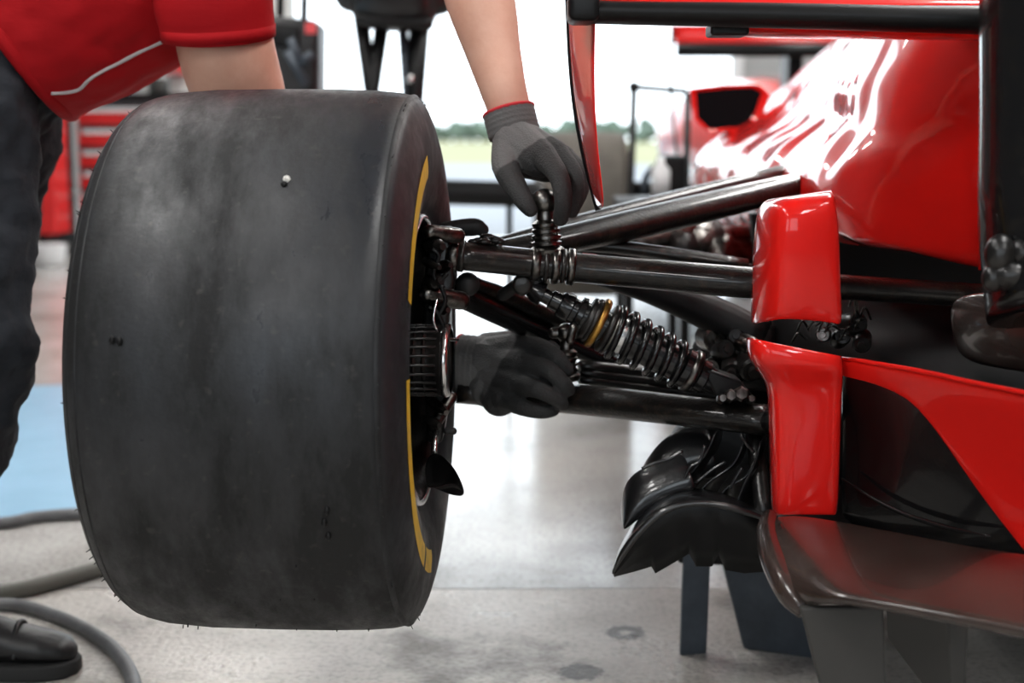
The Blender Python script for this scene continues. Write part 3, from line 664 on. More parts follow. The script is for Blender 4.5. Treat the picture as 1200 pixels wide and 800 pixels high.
# side plate: black gloss with red swoosh
def sp(px, py, off=0):
    Yv = 1.67-(px-985)*.00105+(py-420)*.0002
    return P(px, py, Yv-off)
cols = [985, 1010, 1040, 1070, 1100, 1130, 1160, 1190, 1220, 1260, 1300]
top = [424, 427, 432, 437, 443, 450, 456, 462, 468, 478, 488]
bot = [612, 618, 626, 636, 648, 662, 678, 695, 712, 735, 760]
rows = [[sp(x, t0+(b0-t0)*f, -.02*math.sin(math.pi*f)) for x, t0, b0 in zip(cols, top, bot)] for f in (0, .15, .3, .5, .7, .85, 1)]
SP = obj('side_plate', grid(rows), 'carbon', CAR, solid=.006, subsurf=1)
lowr = [441, 445, 455, 470, 508, 553, 596, 634, 672, 720, 760]
def spf(x, t0, b0, y):
    f = (y-t0)/(b0-t0); return sp(x, y, -.02*math.sin(math.pi*max(0, min(1, f)))+.006)
rows = [[spf(x, t0, b0, (t0-3)+(l0-t0+3)*f) for x, t0, b0, l0 in zip(cols, top, bot, lowr)] for f in (0, .25, .5, .75, 1)]
SW = obj('red_panel', grid(rows), 'paint', SP, solid=.004, subsurf=2); tag(SW, 'glossy red swoosh panel')
obj('panel_edge', sweep([spf(x, t0, b0, t0-4) for x, t0, b0 in zip(cols, top, bot)], .003, n=8), 'paint', SP)
obj('seam_strip', sweep([sp(986, 560, .012), sp(1020, 582, .012), sp(1060, 602, .014), sp(1110, 618, .014), sp(1160, 628, .014)], [.001, .0025, .003, .0032, .001], n=8, smooth=5), 'carbon', SP)


# ---------------- diffuser / floor tail close to the camera
rows = []
for (f, pts) in [(0, [(900, 606, 1.66), (940, 604, 1.64), (985, 612, 1.60), (1060, 626, 1.55), (1130, 640, 1.50), (1200, 650, 1.44), (1300, 668, 1.36)]),
                 (.3, [(897, 622, 1.60), (940, 624, 1.56), (985, 634, 1.52), (1060, 648, 1.47), (1130, 662, 1.42), (1200, 674, 1.37), (1300, 694, 1.30)]),
                 (.6, [(905, 655, 1.52), (945, 660, 1.47), (985, 668, 1.44), (1060, 680, 1.40), (1130, 694, 1.35), (1200, 708, 1.30), (1300, 728, 1.23)]),
                 (.85, [(922, 690, 1.46), (955, 694, 1.41), (990, 698, 1.38), (1060, 710, 1.34), (1130, 724, 1.30), (1200, 738, 1.25), (1300, 758, 1.18)]),
                 (1, [(940, 712, 1.45), (962, 708, 1.40), (990, 706, 1.37), (1060, 716, 1.33), (1130, 730, 1.29), (1200, 745, 1.24), (1300, 765, 1.17)])]:
    rows.append([P(*p) for p in pts])
DF = obj('diffuser', grid(rows), 'diffuser', CAR, solid=.012, subsurf=2)
tag(DF, 'worn brownish glossy floor tail')
obj('rolled_edge', sweep([P(902, 606, 1.66), P(899, 625, 1.60), P(908, 658, 1.52), P(926, 694, 1.46), P(944, 716, 1.44)], [.010, .013, .015, .015, .010], n=14, smooth=4), 'diffuser', DF)
obj('lip', sweep([P(915, 618, 1.60), P(926, 640, 1.54), P(945, 680, 1.46), P(958, 704, 1.42)], [.005, .007, .008, .005], n=10, smooth=4), 'diffuser', DF)
obj('end_stay', plate([P(938, 712, 1.42), P(1036, 712, 1.40), P(1040, 830, 1.40), P(968, 830, 1.42)], (0, .012, 0)), 'greyplate', DF, smooth=False, bevel=.003)
obj('strake', plate([P(1110, 722, 1.36), P(1136, 726, 1.36), P(1130, 850, 1.36), P(1116, 850, 1.36)], (0, .25, 0)), 'greyplate', DF, smooth=False, bevel=.003)
obj('tail_plank', box((.66, 2.02, P(1000, 735, 1.45).z+.02), (.62, .9, .03)), 'black', DF, smooth=False, bevel=.005)
obj('underfloor', box((1.05, 3.35, .30), (.94, 2.0, .05)), 'black', CAR, smooth=False, bevel=.01)

# ---------------- curved brake winglet below the arms
lip_t = [(718, 670), (727, 640), (742, 612), (766, 584), (800, 570), (840, 575), (870, 588), (905, 606)]
lip_f = [(718, 672), (730, 648), (750, 622), (776, 600), (806, 590), (840, 591), (872, 599), (908, 612)]
low_s = [(719, 674), (742, 668), (764, 662), (768, 670), (790, 657), (808, 647), (816, 662), (834, 662), (842, 648), (850, 666), (872, 670), (898, 668)]
import bisect
def at_x(pl, x):
    for (x0_, y0_), (x1_, y1_) in zip(pl, pl[1:]):
        if x0_ <= x <= x1_: return y0_+(y1_-y0_)*(x-x0_)/(x1_-x0_)
    return pl[-1][1]
Yc = 1.74
rows = [[P(x, y, Yc+.10) for x, y in lip_t], [P(x, y, Yc+.03) for x, y in [((a[0]+b[0])/2, (a[1]+b[1])/2-1) for a, b in zip(lip_t, lip_f)]], [P(x, y, Yc) for x, y in lip_f]]
WG = obj('curved_winglet', grid(rows), 'wingcarbon', CAR, solid=.006, subsurf=2); tag(WG, 'curved black carbon winglet')
rows = [[P(x, at_x(lip_f, x)+(yl-at_x(lip_f, x))*f, Yc+.012+.05*f) for x, yl in low_s] for f in (0, .35, .7, 1)]
obj('winglet_skirt', grid(rows), 'black', WG, solid=.005)
for (x, y0, y1) in []:
    obj('skirt_rib', sweep([P(x, y0, Yc+.0), P(x-4, (y0+y1)/2, Yc+.012), P(x+2, y1, Yc+.05)], .006, .003, n=8, smooth=4), 'black', WG)
obj('winglet_lip', sweep([P(x, y, Yc) for x, y in lip_f], [.001]+[.0045]*6+[.002], n=10, smooth=4), 'wingcarbon', WG)
blades = [([(729, 612), (727, 575), (741, 552), (770, 540), (802, 527)], [(731, 622), (744, 612), (764, 596), (792, 582), (818, 576)], 1.84, 1.80),
          ([(750, 552), (762, 530), (780, 510), (802, 499), (832, 496)], [(756, 562), (775, 562), (800, 562), (822, 562), (842, 562)], 1.93, 1.90),
          ([(796, 588), (800, 570), (812, 550), (830, 530), (838, 505)], [(815, 575), (822, 556), (832, 540), (843, 524), (848, 500)], 1.84, 1.93),
          ([(812, 590), (822, 570), (842, 556), (862, 545), (870, 520)], [(835, 585), (846, 566), (858, 552), (872, 538), (878, 510)], 1.83, 1.92),
          ([(838, 592), (846, 575), (860, 565), (874, 562), (884, 540)], [(862, 590), (868, 574), (876, 560), (886, 548), (890, 520)], 1.82, 1.91),
          ([(860, 596), (866, 578), (876, 556), (884, 546), (890, 520)], [(890, 600), (892, 580), (894, 556), (896, 530), (898, 505)], 1.81, 1.88)]
for a, b, y0, y1 in blades:
    rows = [[P(p[0]+(q[0]-p[0])*f, p[1]+(q[1]-p[1])*f, y0+(y1-y0)*f-.02*math.sin(math.pi*f)) for p, q in zip(a, b)] for f in (0, .35, .7, 1)]
    bl = obj('duct_blade', grid(rows), 'wingcarbon', WG, solid=.004, subsurf=2)
    obj('blade_edge', sweep([P(*p, y0-.002) for p in a], .0022, n=8, smooth=4), 'steel' if y0 < 1.86 else 'carbon', bl) if False else None
    for ((x0_, y0_), (x1_, y1_)) in [(a[1], a[2]), (a[2], a[3])]: pass
for pts in [[(752, 549), (768, 542), (785, 537), (800, 528)], [(800, 566), (808, 548), (820, 540), (826, 522)], [(815, 566), (835, 550), (850, 541)], [(856, 572), (862, 560), (870, 548)], [(868, 508), (876, 522), (884, 530)]]:
    obj('blade_edge', sweep([P(x, y, 1.80) for x, y in pts], .0022, n=8, smooth=4), 'wingcarbon', WG)
obj('blade_core', plate([P(800, 500, 1.99), P(902, 500, 1.96), P(902, 606, 1.96), P(780, 600, 2.0), P(772, 545, 2.0)], (0, .05, 0)), 'black', WG, bevel=.006)
obj('mount_post', sweep([P(880, 480, 1.9), P(888, 540, 1.84), P(896, 605, 1.78)], .012, n=12, smooth=3), 'casing', WG)

# ---------------- engine cover / sidepod (mirrored about the car's own centre plane)
CP, CY = V((.66, 1.76, 0)), math.radians(9)
CN = V((math.cos(CY), -math.sin(CY), 0))
def refl(p): p = V(p); return p-CN*(2*(p-CP).dot(CN))
sect = [
 (1.77, [(1150, -60), (1150, 20), (1150, 60), (1149, 110), (1149, 160), (1149, 205), (1149, 250), (1148, 290), (1148, 318)]),
 (1.84, [(1112, -55), (1108, 20), (1100, 62), (1092, 112), (1086, 158), (1066, 200), (1062, 250), (1062, 285), (1064, 306)]),
 (1.93, [(1082, -50), (1072, 20), (1055, 66), (1038, 114), (1034, 154), (1000, 194), (990, 240), (988, 275), (990, 298)]),
 (2.12, [(1062, -40), (1045, 24), (1020, 70), (1002, 112), (1008, 146), (962, 182), (945, 215), (950, 262), (960, 292)]),
 (2.45, [(1045, -25), (1022, 30), (990, 70), (976, 108), (984, 142), (930, 172), (905, 205), (915, 250), (945, 288)]),
 (2.90, [(1028, -8), (1002, 38), (966, 74), (950, 108), (940, 138), (886, 165), (862, 200), (870, 240), (900, 288)]),
 (3.45, [(1014, 5), (985, 46), (950, 78), (925, 110), (905, 138), (848, 162), (826, 196), (832, 235), (852, 290)]),
 (4.00, [(1005, 15), (972, 55), (936, 86), (905, 112), (884, 138), (832, 160), (808, 195), (812, 235), (828, 287)]),
 (4.30, [(1000, 25), (965, 62), (932, 92), (902, 118), (880, 142), (836, 165), (818, 200), (822, 235), (834, 280)]),
]
rows = []
for Yv, pl in sect:
    L_ = [P(x, y, Yv) for x, y in pl]; rows.append(L_+[refl(p) for p in L_[::-1]])
EC = obj('engine_cover', grid(rows, close=True), 'paint', CAR, subsurf=2)
tag(EC, 'glossy red engine cover and sidepod')
wv = bpy.data.textures.new('panel_waves', 'CLOUDS'); wv.noise_scale = .16; wv.noise_depth = 1
dm = EC.modifiers.new('waves', 'DISPLACE'); dm.texture = wv; dm.strength = .022; dm.mid_level = .5; dm.texture_coords = 'LOCAL'
EC.modifiers['sub'].levels = EC.modifiers['sub'].render_levels = 4
fr = rows[-1]; obj('sidepod_front', (fr, [list(range(len(fr)))]), 'black', EC, smooth=False)
bk = [p+V((.004, .03, 0)) for p in rows[0]]; obj('tail_opening', (bk, [list(range(len(bk)))]), 'black', EC, smooth=False)
obj('trailing_edge', sweep([P(1149, y, 1.757) for y in (-40, 60, 160, 240, 316)], .003, n=8), 'paint', EC)
obj('cover_seam', sweep([P(985, 203, 2.33), P(1000, 217, 2.25), P(1040, 226, 2.1)], .0012, n=6, smooth=4), 'paint', EC)
# mirror
out = [(808, 104), (850, 99), (890, 98), (903, 112), (892, 140), (878, 153), (830, 156), (812, 140)]
gl = [(816, 108), (850, 104), (882, 103), (892, 108), (884, 132), (872, 148), (832, 151), (818, 138)]
Ym = 3.7
def inset(pts, k):
    cx = sum(p[0] for p in pts)/len(pts); cy = sum(p[1] for p in pts)/len(pts); return [(cx+(x-cx)*k, cy+(y-cy)*k) for x, y in pts]
rings = [[P(x, y, Ym+.012) for x, y in gl], [P(x, y, Ym) for x, y in inset(out, .97)], [P(x, y, Ym+.01) for x, y in out], [P(x, y, Ym+.10) for x, y in inset(out, .98)], [P(x, y, Ym+.17) for x, y in inset(out, .75)], [P(x, y, Ym+.20) for x, y in inset(out, .3)]]
MR = obj('wing_mirror', grid(rings, close=True), 'paint', CAR, bevel=.004); tag(MR, 'red mirror housing with dark glass')
mg = [P(x, y, Ym+.011) for x, y in inset(gl, 1.02)]; obj('mirror_glass', (mg, [list(range(len(mg)))]), 'glass', MR, smooth=False)
obj('mirror_stalk', sweep([P(860, 150, Ym+.08), P(872, 162, Ym+.08), P(890, 175, Ym+.08)], .02, .04, n=12), 'paint', MR)

# ---------------- rear wing
def wy(px): return 1.70-(px-668)*.00016
WB = obj('rear_wing_beam', sweep([P(672, 13, wy(672)), P(720, 15, wy(720)), P(900, 18, wy(900)), P(1060, 22, wy(1060)), P(1175, 24, wy(1175)), P(1400, 29, wy(1400)), P(1690, 36, wy(1690))], [.014, .0135, .0145, .015, .016, .015, .014], [.03]*7, n=16, smooth=3), 'black', CAR)
rows = [[P(x, y0, wy(x)+d) for x in (690, 800, 920, 1040, 1160, 1330, 1500, 1680)] for y0, d in ((8, .02), (2, .05), (-14, .09), (-45, .14), (-95, .17))]
obj('wing_flap', grid(rows), 'paint', WB, solid=.008, subsurf=2)
rows = [[P(x, y0+(x-840)*.012, wy(x)+d) for x in (852, 920, 1000, 1080, 1162, 1300, 1500, 1680)] for y0, d in ((26, .02), (38, .04), (42, .10), (36, .18))]
obj('main_plane', grid(rows), 'paint', WB, solid=.008, subsurf=2)
obj('plane_bracket', box(P(852, 36, 1.71), (.045, .05, .014)), 'black', WB, smooth=False, bevel=.004)
near = [(702, -80), (700, -20), (698, 30), (697, 70), (697, 120), (700, 165), (704, 205), (709, 246)]
far = [(664, -80), (664, -20), (666, 30), (668, 70), (673, 120), (681, 165), (690, 205), (700, 246)]
rows = [[P(*f_, 1.86), P(f_[0]*.5+n_[0]*.5-1, f_[1], 1.78), P(*n_, 1.70)] for f_, n_ in zip(far, near)]
EP = obj('end_plate', grid(rows), 'paint', WB, solid=.005, subsurf=2)
obj('plate_edge', sweep([P(x+1, y, 1.862) for x, y in far], [.004, .004, .004, .004, .0045, .005, .005, .004], n=8, smooth=3), 'black', EP)
rows2 = [[refl(p)+V((.06, 0, 0)) for p in r] for r in [[P(*f_, 1.86), P(f_[0]*.5+n_[0]*.5-1, f_[1], 1.78), P(*n_, 1.70)] for f_, n_ in zip(far, near)]]
obj('end_plate', grid(rows2), 'paint', WB, solid=.005, subsurf=2)
obj('corner_block', box(P(683, 10, 1.70), (.036, .08, .034)), 'black', EP, smooth=True, bevel=.008)
# central pillar
PL = obj('wing_pillar', sweep([P(1206, -80, 1.50), P(1206, 60, 1.50), P(1204, 150, 1.50), P(1206, 230, 1.49), P(1214, 300, 1.48), P(1226, 360, 1.46)], [.048, .048, .047, .050, .054, .058], [.06, .06, .06, .065, .07, .08], n=20, smooth=4, up=V((1, 0, 0))), 'carbon', CAR)
for (px, py, r, sc_) in [(1172, 298, .016, (1, .8, 1.3)), (1186, 322, .020, (1.2, .8, .8)), (1164, 326, .012, (1, .8, 1.2)), (1200, 296, .016, (1, .8, 1))]:
    obj('tail_lump', ball(P(px, py, 1.435), r, 14, 10, sc_), 'casing', PL)
obj('tail_box', grid([[P(x, y, Yv) for x, y, Yv in r] for r in [[(1110, 345, 1.72), (1170, 338, 1.58), (1280, 335, 1.5)], [(1112, 380, 1.70), (1172, 385, 1.55), (1280, 395, 1.46)], [(1120, 425, 1.72), (1180, 435, 1.58), (1280, 450, 1.48)]]]), 'diffuser', PL, solid=.01, subsurf=2)

for src in (TYRE, RIM):
    d = V((1.60, 1.62, .545))-WL[src]; c = copy_tree(src, d, CAR); c.location = V((1.60, 1.62, .545))-WL[CAR]; c.rotation_euler.z = math.pi+2*PSI
    if src is TYRE: c['label'] = 'wide black slick tyre on the far side of the car'
for (za, zb_) in ((.62, .60), (.44, .44)):
    obj('far_arm', sweep([V((.85, 1.95, za)), V((1.45, 1.66, zb_))], .018, .028, n=16), 'tube', CAR)
# ------------------------------------------------------------------ the stand under the car
sx = PZ(812, 768).x; sy = PZ(812, 768).y
AX = empty('axle_stand', PZ(840, 768)); tag(AX, 'blue grey steel trestle stand under the raised car', 'stand')
zt = .33
a, b = PZ(797, 768), PZ(828, 766)
def up_to(px, py, Y): return P(px, py, Y)
obj('flat_leg', plate([a, b, P(833, 648, b.y), P(801, 646, a.y)], (0, .012, 0)), 'stand', AX, smooth=False, bevel=.002)
obj('slanted_leg', plate([PZ(872, 760), PZ(985, 776), P(915, 660, PZ(950, 770).y), P(842, 640, PZ(872, 760).y)], (0, .02, 0)), 'stand', AX, smooth=False, bevel=.002)
obj('cross_beam', plate([P(795, 628, a.y+.005), P(960, 628, a.y+.02), P(960, 668, a.y+.02), P(795, 660, a.y+.005)], (0, .05, 0)), 'black', AX, smooth=False, bevel=.004)
obj('post', box((P(880, 600, a.y+.06).x, a.y+.06, (P(880, 640, a.y).z+.47)/2), (.08, .06, .47-P(880, 640, a.y).z+.04)), 'black', AX, smooth=False)


# ------------------------------------------------------------------ second car parked ahead
C2 = empty('race_car', (1.15, 6.4, 0)); tag(C2, 'second red race car parked further ahead, its wing showing above the mirror', 'race car')
T2C = V((.29, 5.85, .515))
t2 = TYRE.copy(); COL.objects.link(t2); t2.parent = C2; t2.location = T2C-WL[C2]; WL[t2] = T2C; t2['label'] = 'tan rear tyre with a yellow sidewall arc'
t2.data = TYRE.data.copy(); M['tan_tyre'] = mat('tan_rubber', (.13, .115, .095), .8, col2=(.09, .08, .07), nscale=6); t2.data.materials[0] = M['tan_tyre']  # second car's tyre takes a mottled tan colour all over
obj('yellow_arc', lathe(T2C, WAX, [(.186, .262), (.19, .245), (.187, .225)], 60, cap=False), 'yellow', t2)
obj('wheel_hub', lathe(T2C, WAX, [(-.1, .16), (.15, .16), (.17, .178), (.16, .05), (.2, .04)], 40), 'black', C2)
x0 = P(790, 40, 5.8).x
zt2, zb2 = P(800, 28, 5.8).z, P(800, 66, 5.8).z
obj('wing_flap', box((x0+.5, 5.86, (zt2+P(800, 50, 5.8).z)/2), (1.0, .06, zt2-P(800, 50, 5.8).z)), 'paint', C2, bevel=.01)
obj('main_plane', plate([V((x0, 5.72, zb2+.045)), V((x0+1, 5.72, zb2+.045)), V((x0+1, 5.95, zb2+.07)), V((x0, 5.95, zb2+.07))], (0, 0, .02)), 'paint', C2, bevel=.006)
obj('gurney_bar', sweep([V((x0, 5.70, zb2+.018)), V((x0+1, 5.70, zb2+.018))], .026, n=10), 'black', C2)
for xx in (x0, x0+1.0):
    rows = [[P(px, py, 5.8) + V((xx-x0, dy, 0)) for dy in (-.03, .0, .03)] for px, py in [(788, 20), (787, 70), (785, 110), (789, 150), (795, 190), (799, 222)]]
    obj('end_plate', grid(rows), 'black', C2, solid=.012, subsurf=1)
obj('pillar', box((x0+.5, 5.95, (zb2+.5)/2+.05), (.06, .2, zb2-.45)), 'black', C2, smooth=False, bevel=.01)
obj('engine_cover', sweep([V((1.16, 5.9, .72)), V((1.2, 6.5, .78)), V((1.25, 7.4, .85)), V((1.32, 8.4, .62)), V((1.4, 9.6, .45))], [.06, .2, .28, .2, .08], [.08, .3, .5, .4, .12], n=20, smooth=4), 'paint', C2)
obj('gearbox', box((1.16, 6.0, .45), (.3, .5, .25)), 'black', C2, bevel=.03)
obj('underfloor', box((1.2, 7.2, .24), (1.4, 3.0, .05)), 'black', C2, bevel=.01)
for z0, z1 in ((.62, .60), (.46, .42)): obj('suspension_arm', sweep([V((.45, 5.85, z0)), V((1.1, 5.95, z1))], .03, .04, n=10), 'black', C2)
obj('jack_leg', box((1.16, 6.0, .17), (.1, .1, .34)), 'black', C2, smooth=False)

# ================================================================== the mechanic
def Q(x, y, Yv): return P(x, y, Yv)
R_SH, R_EL, R_WR = Q(252, -50, 2.09), Q(325, 225, 2.26), Q(531, 428, 2.09)
L_SH, L_EL, L_WR = Q(385, -235, 2.34), Q(527, -135, 2.10), Q(597, 128, 1.985)
HIPC = Q(-38, 40, 2.16); CHEST = Q(245, -125, 2.2); NECK = Q(365, -205, 2.24)
HEAD = NECK+V((.15, .0, .06))
body = join(
    chain([(Q(0, 10, 2.16), .10), (Q(120, -60, 2.18), .10), (CHEST, .10), (NECK, .06)], n=16),
    chain([(NECK, .058), (NECK+V((.07, 0, .04)), .055), (HEAD, .06)]),
    ball(HEAD+V((.02, 0, 0)), .098, 20, 14, (1.12, .82, .98)), ball(HEAD+V((.075, 0, -.055)), .062, 14, 10, (1, .85, 1)),
    ball(HEAD+V((.125, 0, -.022)), .016, 10, 8, (1.2, .8, 1.3)),
    ball(HEAD+V((.0, -.085, -.01)), .026, 10, 8, (.7, .4, 1.2)), ball(HEAD+V((.0, .085, -.01)), .026, 10, 8, (.7, .4, 1.2)),
    chain([(CHEST, .08), (R_SH, .075), (Q(262, 40, 2.065), .070), (Q(279, 105, 2.11), .068), (R_EL, .052), (Q(400, 310, 2.24), .050), (Q(470, 388, 2.20), .040), (Q(505, 415, 2.16), .034), (R_WR, .032), (Q(550, 429, 2.05), .030)], n=18),
    chain([(CHEST, .08), (L_SH, .07), (Q(460, -190, 2.22), .056), (L_EL, .048), (Q(547, -60, 2.06), .052), (Q(563, 0, 2.03), .0495), (Q(578, 60, 2.01), .0395), (Q(590, 105, 1.99), .033), (L_WR, .031)], n=18),
    chain([(Q(0, 10, 2.16), .09), (Q(-45, 90, 2.04), .085), (Q(-30, 370, 2.02), .055), (Q(-62, 730, 2.1), .035)]),
    chain([(Q(0, 10, 2.16), .09), (Q(-35, 90, 2.26), .085), (Q(-40, 380, 2.38), .055), (Q(-118, 670, 2.6), .035)]))
PERS = obj('person', body, 'skin', None, remesh=.007, smoothit=6, origin=(-.72, 2.12, 0))
tag(PERS, 'mechanic in a red jersey and dark grey gloves bending over the big tyre', 'person')
obj('hair', join(ball(HEAD+V((0, 0, .02)), .105, 18, 12, (1.08, .84, .92)), ball(HEAD+V((-.05, 0, -.01)), .085, 14, 10, (.8, .95, 1))), 'hair', PERS, remesh=.008, smoothit=2)
for s in (-1, 1):
    obj('eye', ball(HEAD+V((.112, s*.033, .008)), .012, 10, 8), 'eye', PERS)
    obj('eyebrow', sweep([HEAD+V((.117, s*.018, .03)), HEAD+V((.116, s*.034, .034)), HEAD+V((.106, s*.05, .03))], .004, n=6), 'hair', PERS)
obj('mouth', sweep([HEAD+V((.128, -.022, -.062)), HEAD+V((.136, 0, -.064)), HEAD+V((.128, .022, -.062))], .005, n=8, smooth=3), 'lips', PERS)

# shirt
side = (L_SH-R_SH).normalized()
def torso(sections, n=28):
    vs, rows = [], []
    cs = [s[0] for s in sections]
    for i, (c, rs, rf, tw) in enumerate(sections):
        ax = (cs[min(i+1, len(cs)-1)]-cs[max(i-1, 0)]).normalized()
        sd = (V((0, 1, 0))*(1-tw)+side*tw); sd = (sd-ax*sd.dot(ax)).normalized()
        fr_ = ax.cross(sd)
        if fr_.z > 0: fr_ = -fr_
        rows.append([c+sd*rs*math.cos(a)+fr_*rf*math.sin(a) for a in [2*math.pi*k/n for k in range(n)]])
    g = grid(rows, close=True); m = len(rows)
    g[1].append(list(range(n))[::-1]); g[1].append([(m-1)*n+k for k in range(n)])
    return g
sec = [(Q(4, 26, 2.15), .19, .165, .75), (Q(55, -6, 2.16), .205, .180, .75), (Q(118, -42, 2.17), .205, .185, .7), (Q(180, -82, 2.18), .20, .175, .7), (Q(245, -125, 2.2), .20, .15, .8), (Q(305, -165, 2.22), .17, .12, 1), (Q(345, -192, 2.23), .10, .085, 1)]
shirt = join(torso(sec),
    sweep([CHEST, R_SH, Q(250, -15, 2.08)], [.10, .090, .075], n=20, smooth=4),
    sweep([CHEST, L_SH, Q(430, -205, 2.26)], [.10, .09, .085], n=20, smooth=4))
SH = obj('shirt', shirt, 'cloth_red', PERS, remesh=.006, smoothit=8)
SLV = obj('sleeve', sweep([Q(244, -90, 2.10), Q(246, -45, 2.07), Q(249, -5, 2.05), Q(254, 25, 2.055), Q(256, 44, 2.06)], [.070, .084, .083, .0795, .078], n=36, smooth=6, cap=False), 'cloth_red', SH, solid=.003)
obj('sleeve_hem', sweep([Q(255, 31, 2.057), Q(256.4, 45, 2.06)], [.0795, .0785], n=36, cap=False), 'cloth_red', SLV, solid=.004)
# hem band of the shirt
def ringpath(c, rs, rf, tw, ax, a0=0, a1=2*math.pi, n=40):
    sd = (V((0, 1, 0))*(1-tw)+side*tw); sd = (sd-ax*sd.dot(ax)).normalized(); fr_ = ax.cross(sd)
    if fr_.z > 0: fr_ = -fr_
    return [c+sd*rs*math.cos(a)+fr_*rf*math.sin(a) for a in [a0+(a1-a0)*k/n for k in range(n+1)]]
ax0 = (sec[1][0]-sec[0][0]).normalized()
obj('shirt_hem', sweep(ringpath(sec[0][0]+ax0*.006, .186, .161, .75, ax0), .011, n=10), 'cloth_red', SH)

# trousers
TR = join(
    chain([(Q(22, 30, 2.15), .14), (Q(-30, 62, 2.14), .155), (Q(-60, 80, 2.12), .15)], n=20),
    chain([(Q(-52, 85, 2.05), .125), (Q(-45, 200, 2.02), .098), (Q(-30, 330, 2.01), .082), (Q(-25, 410, 2.01), .077), (Q(-45, 510, 2.04), .074), (Q(-68, 620, 2.08), .070), (Q(-66, 735, 2.11), .066)], n=18),
    chain([(Q(-12, 85, 2.26), .120), (Q(-8, 170, 2.29), .098), (Q(-15, 250, 2.32), .082), (Q(-45, 380, 2.37), .08), (Q(-90, 520, 2.5), .075), (Q(-118, 670, 2.6), .066)], n=18))
TRO = obj('trousers', TR, 'denim', PERS, remesh=.008, smoothit=6)
# piping along the shirt


def wrinkle(o, strength, size, seed_scale=1):
    tx = bpy.data.textures.new('cloth_folds', 'CLOUDS'); tx.noise_scale = size; tx.noise_depth = 2
    d = o.modifiers.new('folds', 'DISPLACE'); d.texture = tx; d.strength = strength; d.mid_level = .5; d.texture_coords = 'LOCAL'
wrinkle(TRO, .042, .07); wrinkle(SH, .018, .09)
# shoes
def shoe(tx, y, ang=0):
    prof = [(0, .030, .052), (.03, .036, .062), (.08, .037, .075), (.12, .038, .082), (.16, .042, .070), (.20, .045, .056), (.24, .043, .046), (.27, .034, .036), (.285, .015, .022)]
    rows = []
    for s, w, hgt in prof:
        x = tx-.285+s; n = 16
        rows.append([V((x, y+w*math.cos(a), max(.018, .02+hgt*(.5+.5*math.sin(a))*1.0))) for a in [2*math.pi*k/n for k in range(n)]])
    g = grid(rows, close=True); g[1].append(list(range(16))[::-1]); g[1].append([(len(rows)-1)*16+k for k in range(16)])
    g = join(g, chain([(V((tx-.225, y, .05)), .045), (V((tx-.235, y, .13)), .045)]))
    u = obj('shoe', g, 'shoe', PERS, remesh=.005, smoothit=4)
    out_ = [(0, .028), (.03, .038), (.10, .040), (.16, .046), (.21, .049), (.25, .046), (.278, .034), (.292, .012)]
    pl = [V((tx-.287+s, y-w, 0)) for s, w in out_]+[V((tx-.287+s, y+w, 0)) for s, w in out_[::-1]]
    obj('sole', plate(pl, (0, 0, .024)), 'sole', u, bevel=.004)
    for k in range(5):
        x = tx-.19+k*.018; z = .108-k*.008
        obj('lace', sweep([V((x, y-.026, z-.012)), V((x+.008, y, z+.002)), V((x, y+.026, z-.012))], .0035, n=8, smooth=3), 'lace', u)
    obj('toe_cap', sweep([V((tx-.082, y-.043, .035)), V((tx-.085, y-.024, .07)), V((tx-.086, y, .08)), V((tx-.085, y+.024, .07)), V((tx-.082, y+.043, .035))], .004, n=8, smooth=3), 'shoe', u)
shoe(P(90, 780, 2.12).x, 2.12); shoe(P(-62, 690, 2.62).x, 2.62)

# gloves
def glove(chains, m_cut, extra=()):
    g = join(*[chain(c, n=12) for c in chains], *extra)
    vs = g[0]; lo = V([min(v[i] for v in vs) for i in range(3)]); hi = V([max(v[i] for v in vs) for i in range(3)]); c = (lo+hi)/2
    m = glove_mat('glove_knit', (V(m_cut[0])-c, V(m_cut[1]).normalized()))
    o = obj('glove', g, m, PERS, remesh=.0021, smoothit=3, origin=c)
    return o
Wl = L_WR
iM, mM, rM, lM = Q(638, 184, 1.885), Q(652, 180, 1.92), Q(660, 184, 1.955), Q(662, 192, 1.99)
GL = glove([
    [(Q(603, 158, 1.977), .0325), (Q(608, 172, 1.97), .033)],
    [(Q(606, 160, 1.965), .026), (iM, .0185)], [(Q(608, 160, 1.975), .026), (mM, .018)], [(Q(610, 162, 1.985), .024), (rM, .017)], [(Q(610, 166, 1.995), .022), (lM, .016)],
    [(Q(600, 170, 1.95), .028), (Q(632, 188, 1.90), .024)], [(Q(606, 185, 1.96), .026), (Q(640, 195, 1.95), .022)],
    [(iM, .0175), (Q(655, 207, 1.842), .0135), (Q(660, 234, 1.830), .0120), (Q(657, 256, 1.845), .0105)],
    [(mM, .017), (Q(672, 202, 1.886), .0122), (Q(676, 226, 1.872), .0108), (Q(670, 247, 1.875), .010)],
    [(rM, .016), (Q(680, 201, 1.93), .0115), (Q(682, 221, 1.915), .0100), (Q(674, 240, 1.91), .0095)],
    [(lM, .015), (Q(672, 206, 1.97), .0115), (Q(676, 221, 1.96), .0105), (Q(673, 234, 1.95), .009)],
    [(Q(598, 172, 1.95), .026), (Q(593, 196, 1.905), .019), (Q(605, 220, 1.868), .0155), (Q(616, 238, 1.852), .0125), (Q(621, 245, 1.85), .0105)]],
    (Q(628, 166, 1.90), V((.62, -.25, -.74))))
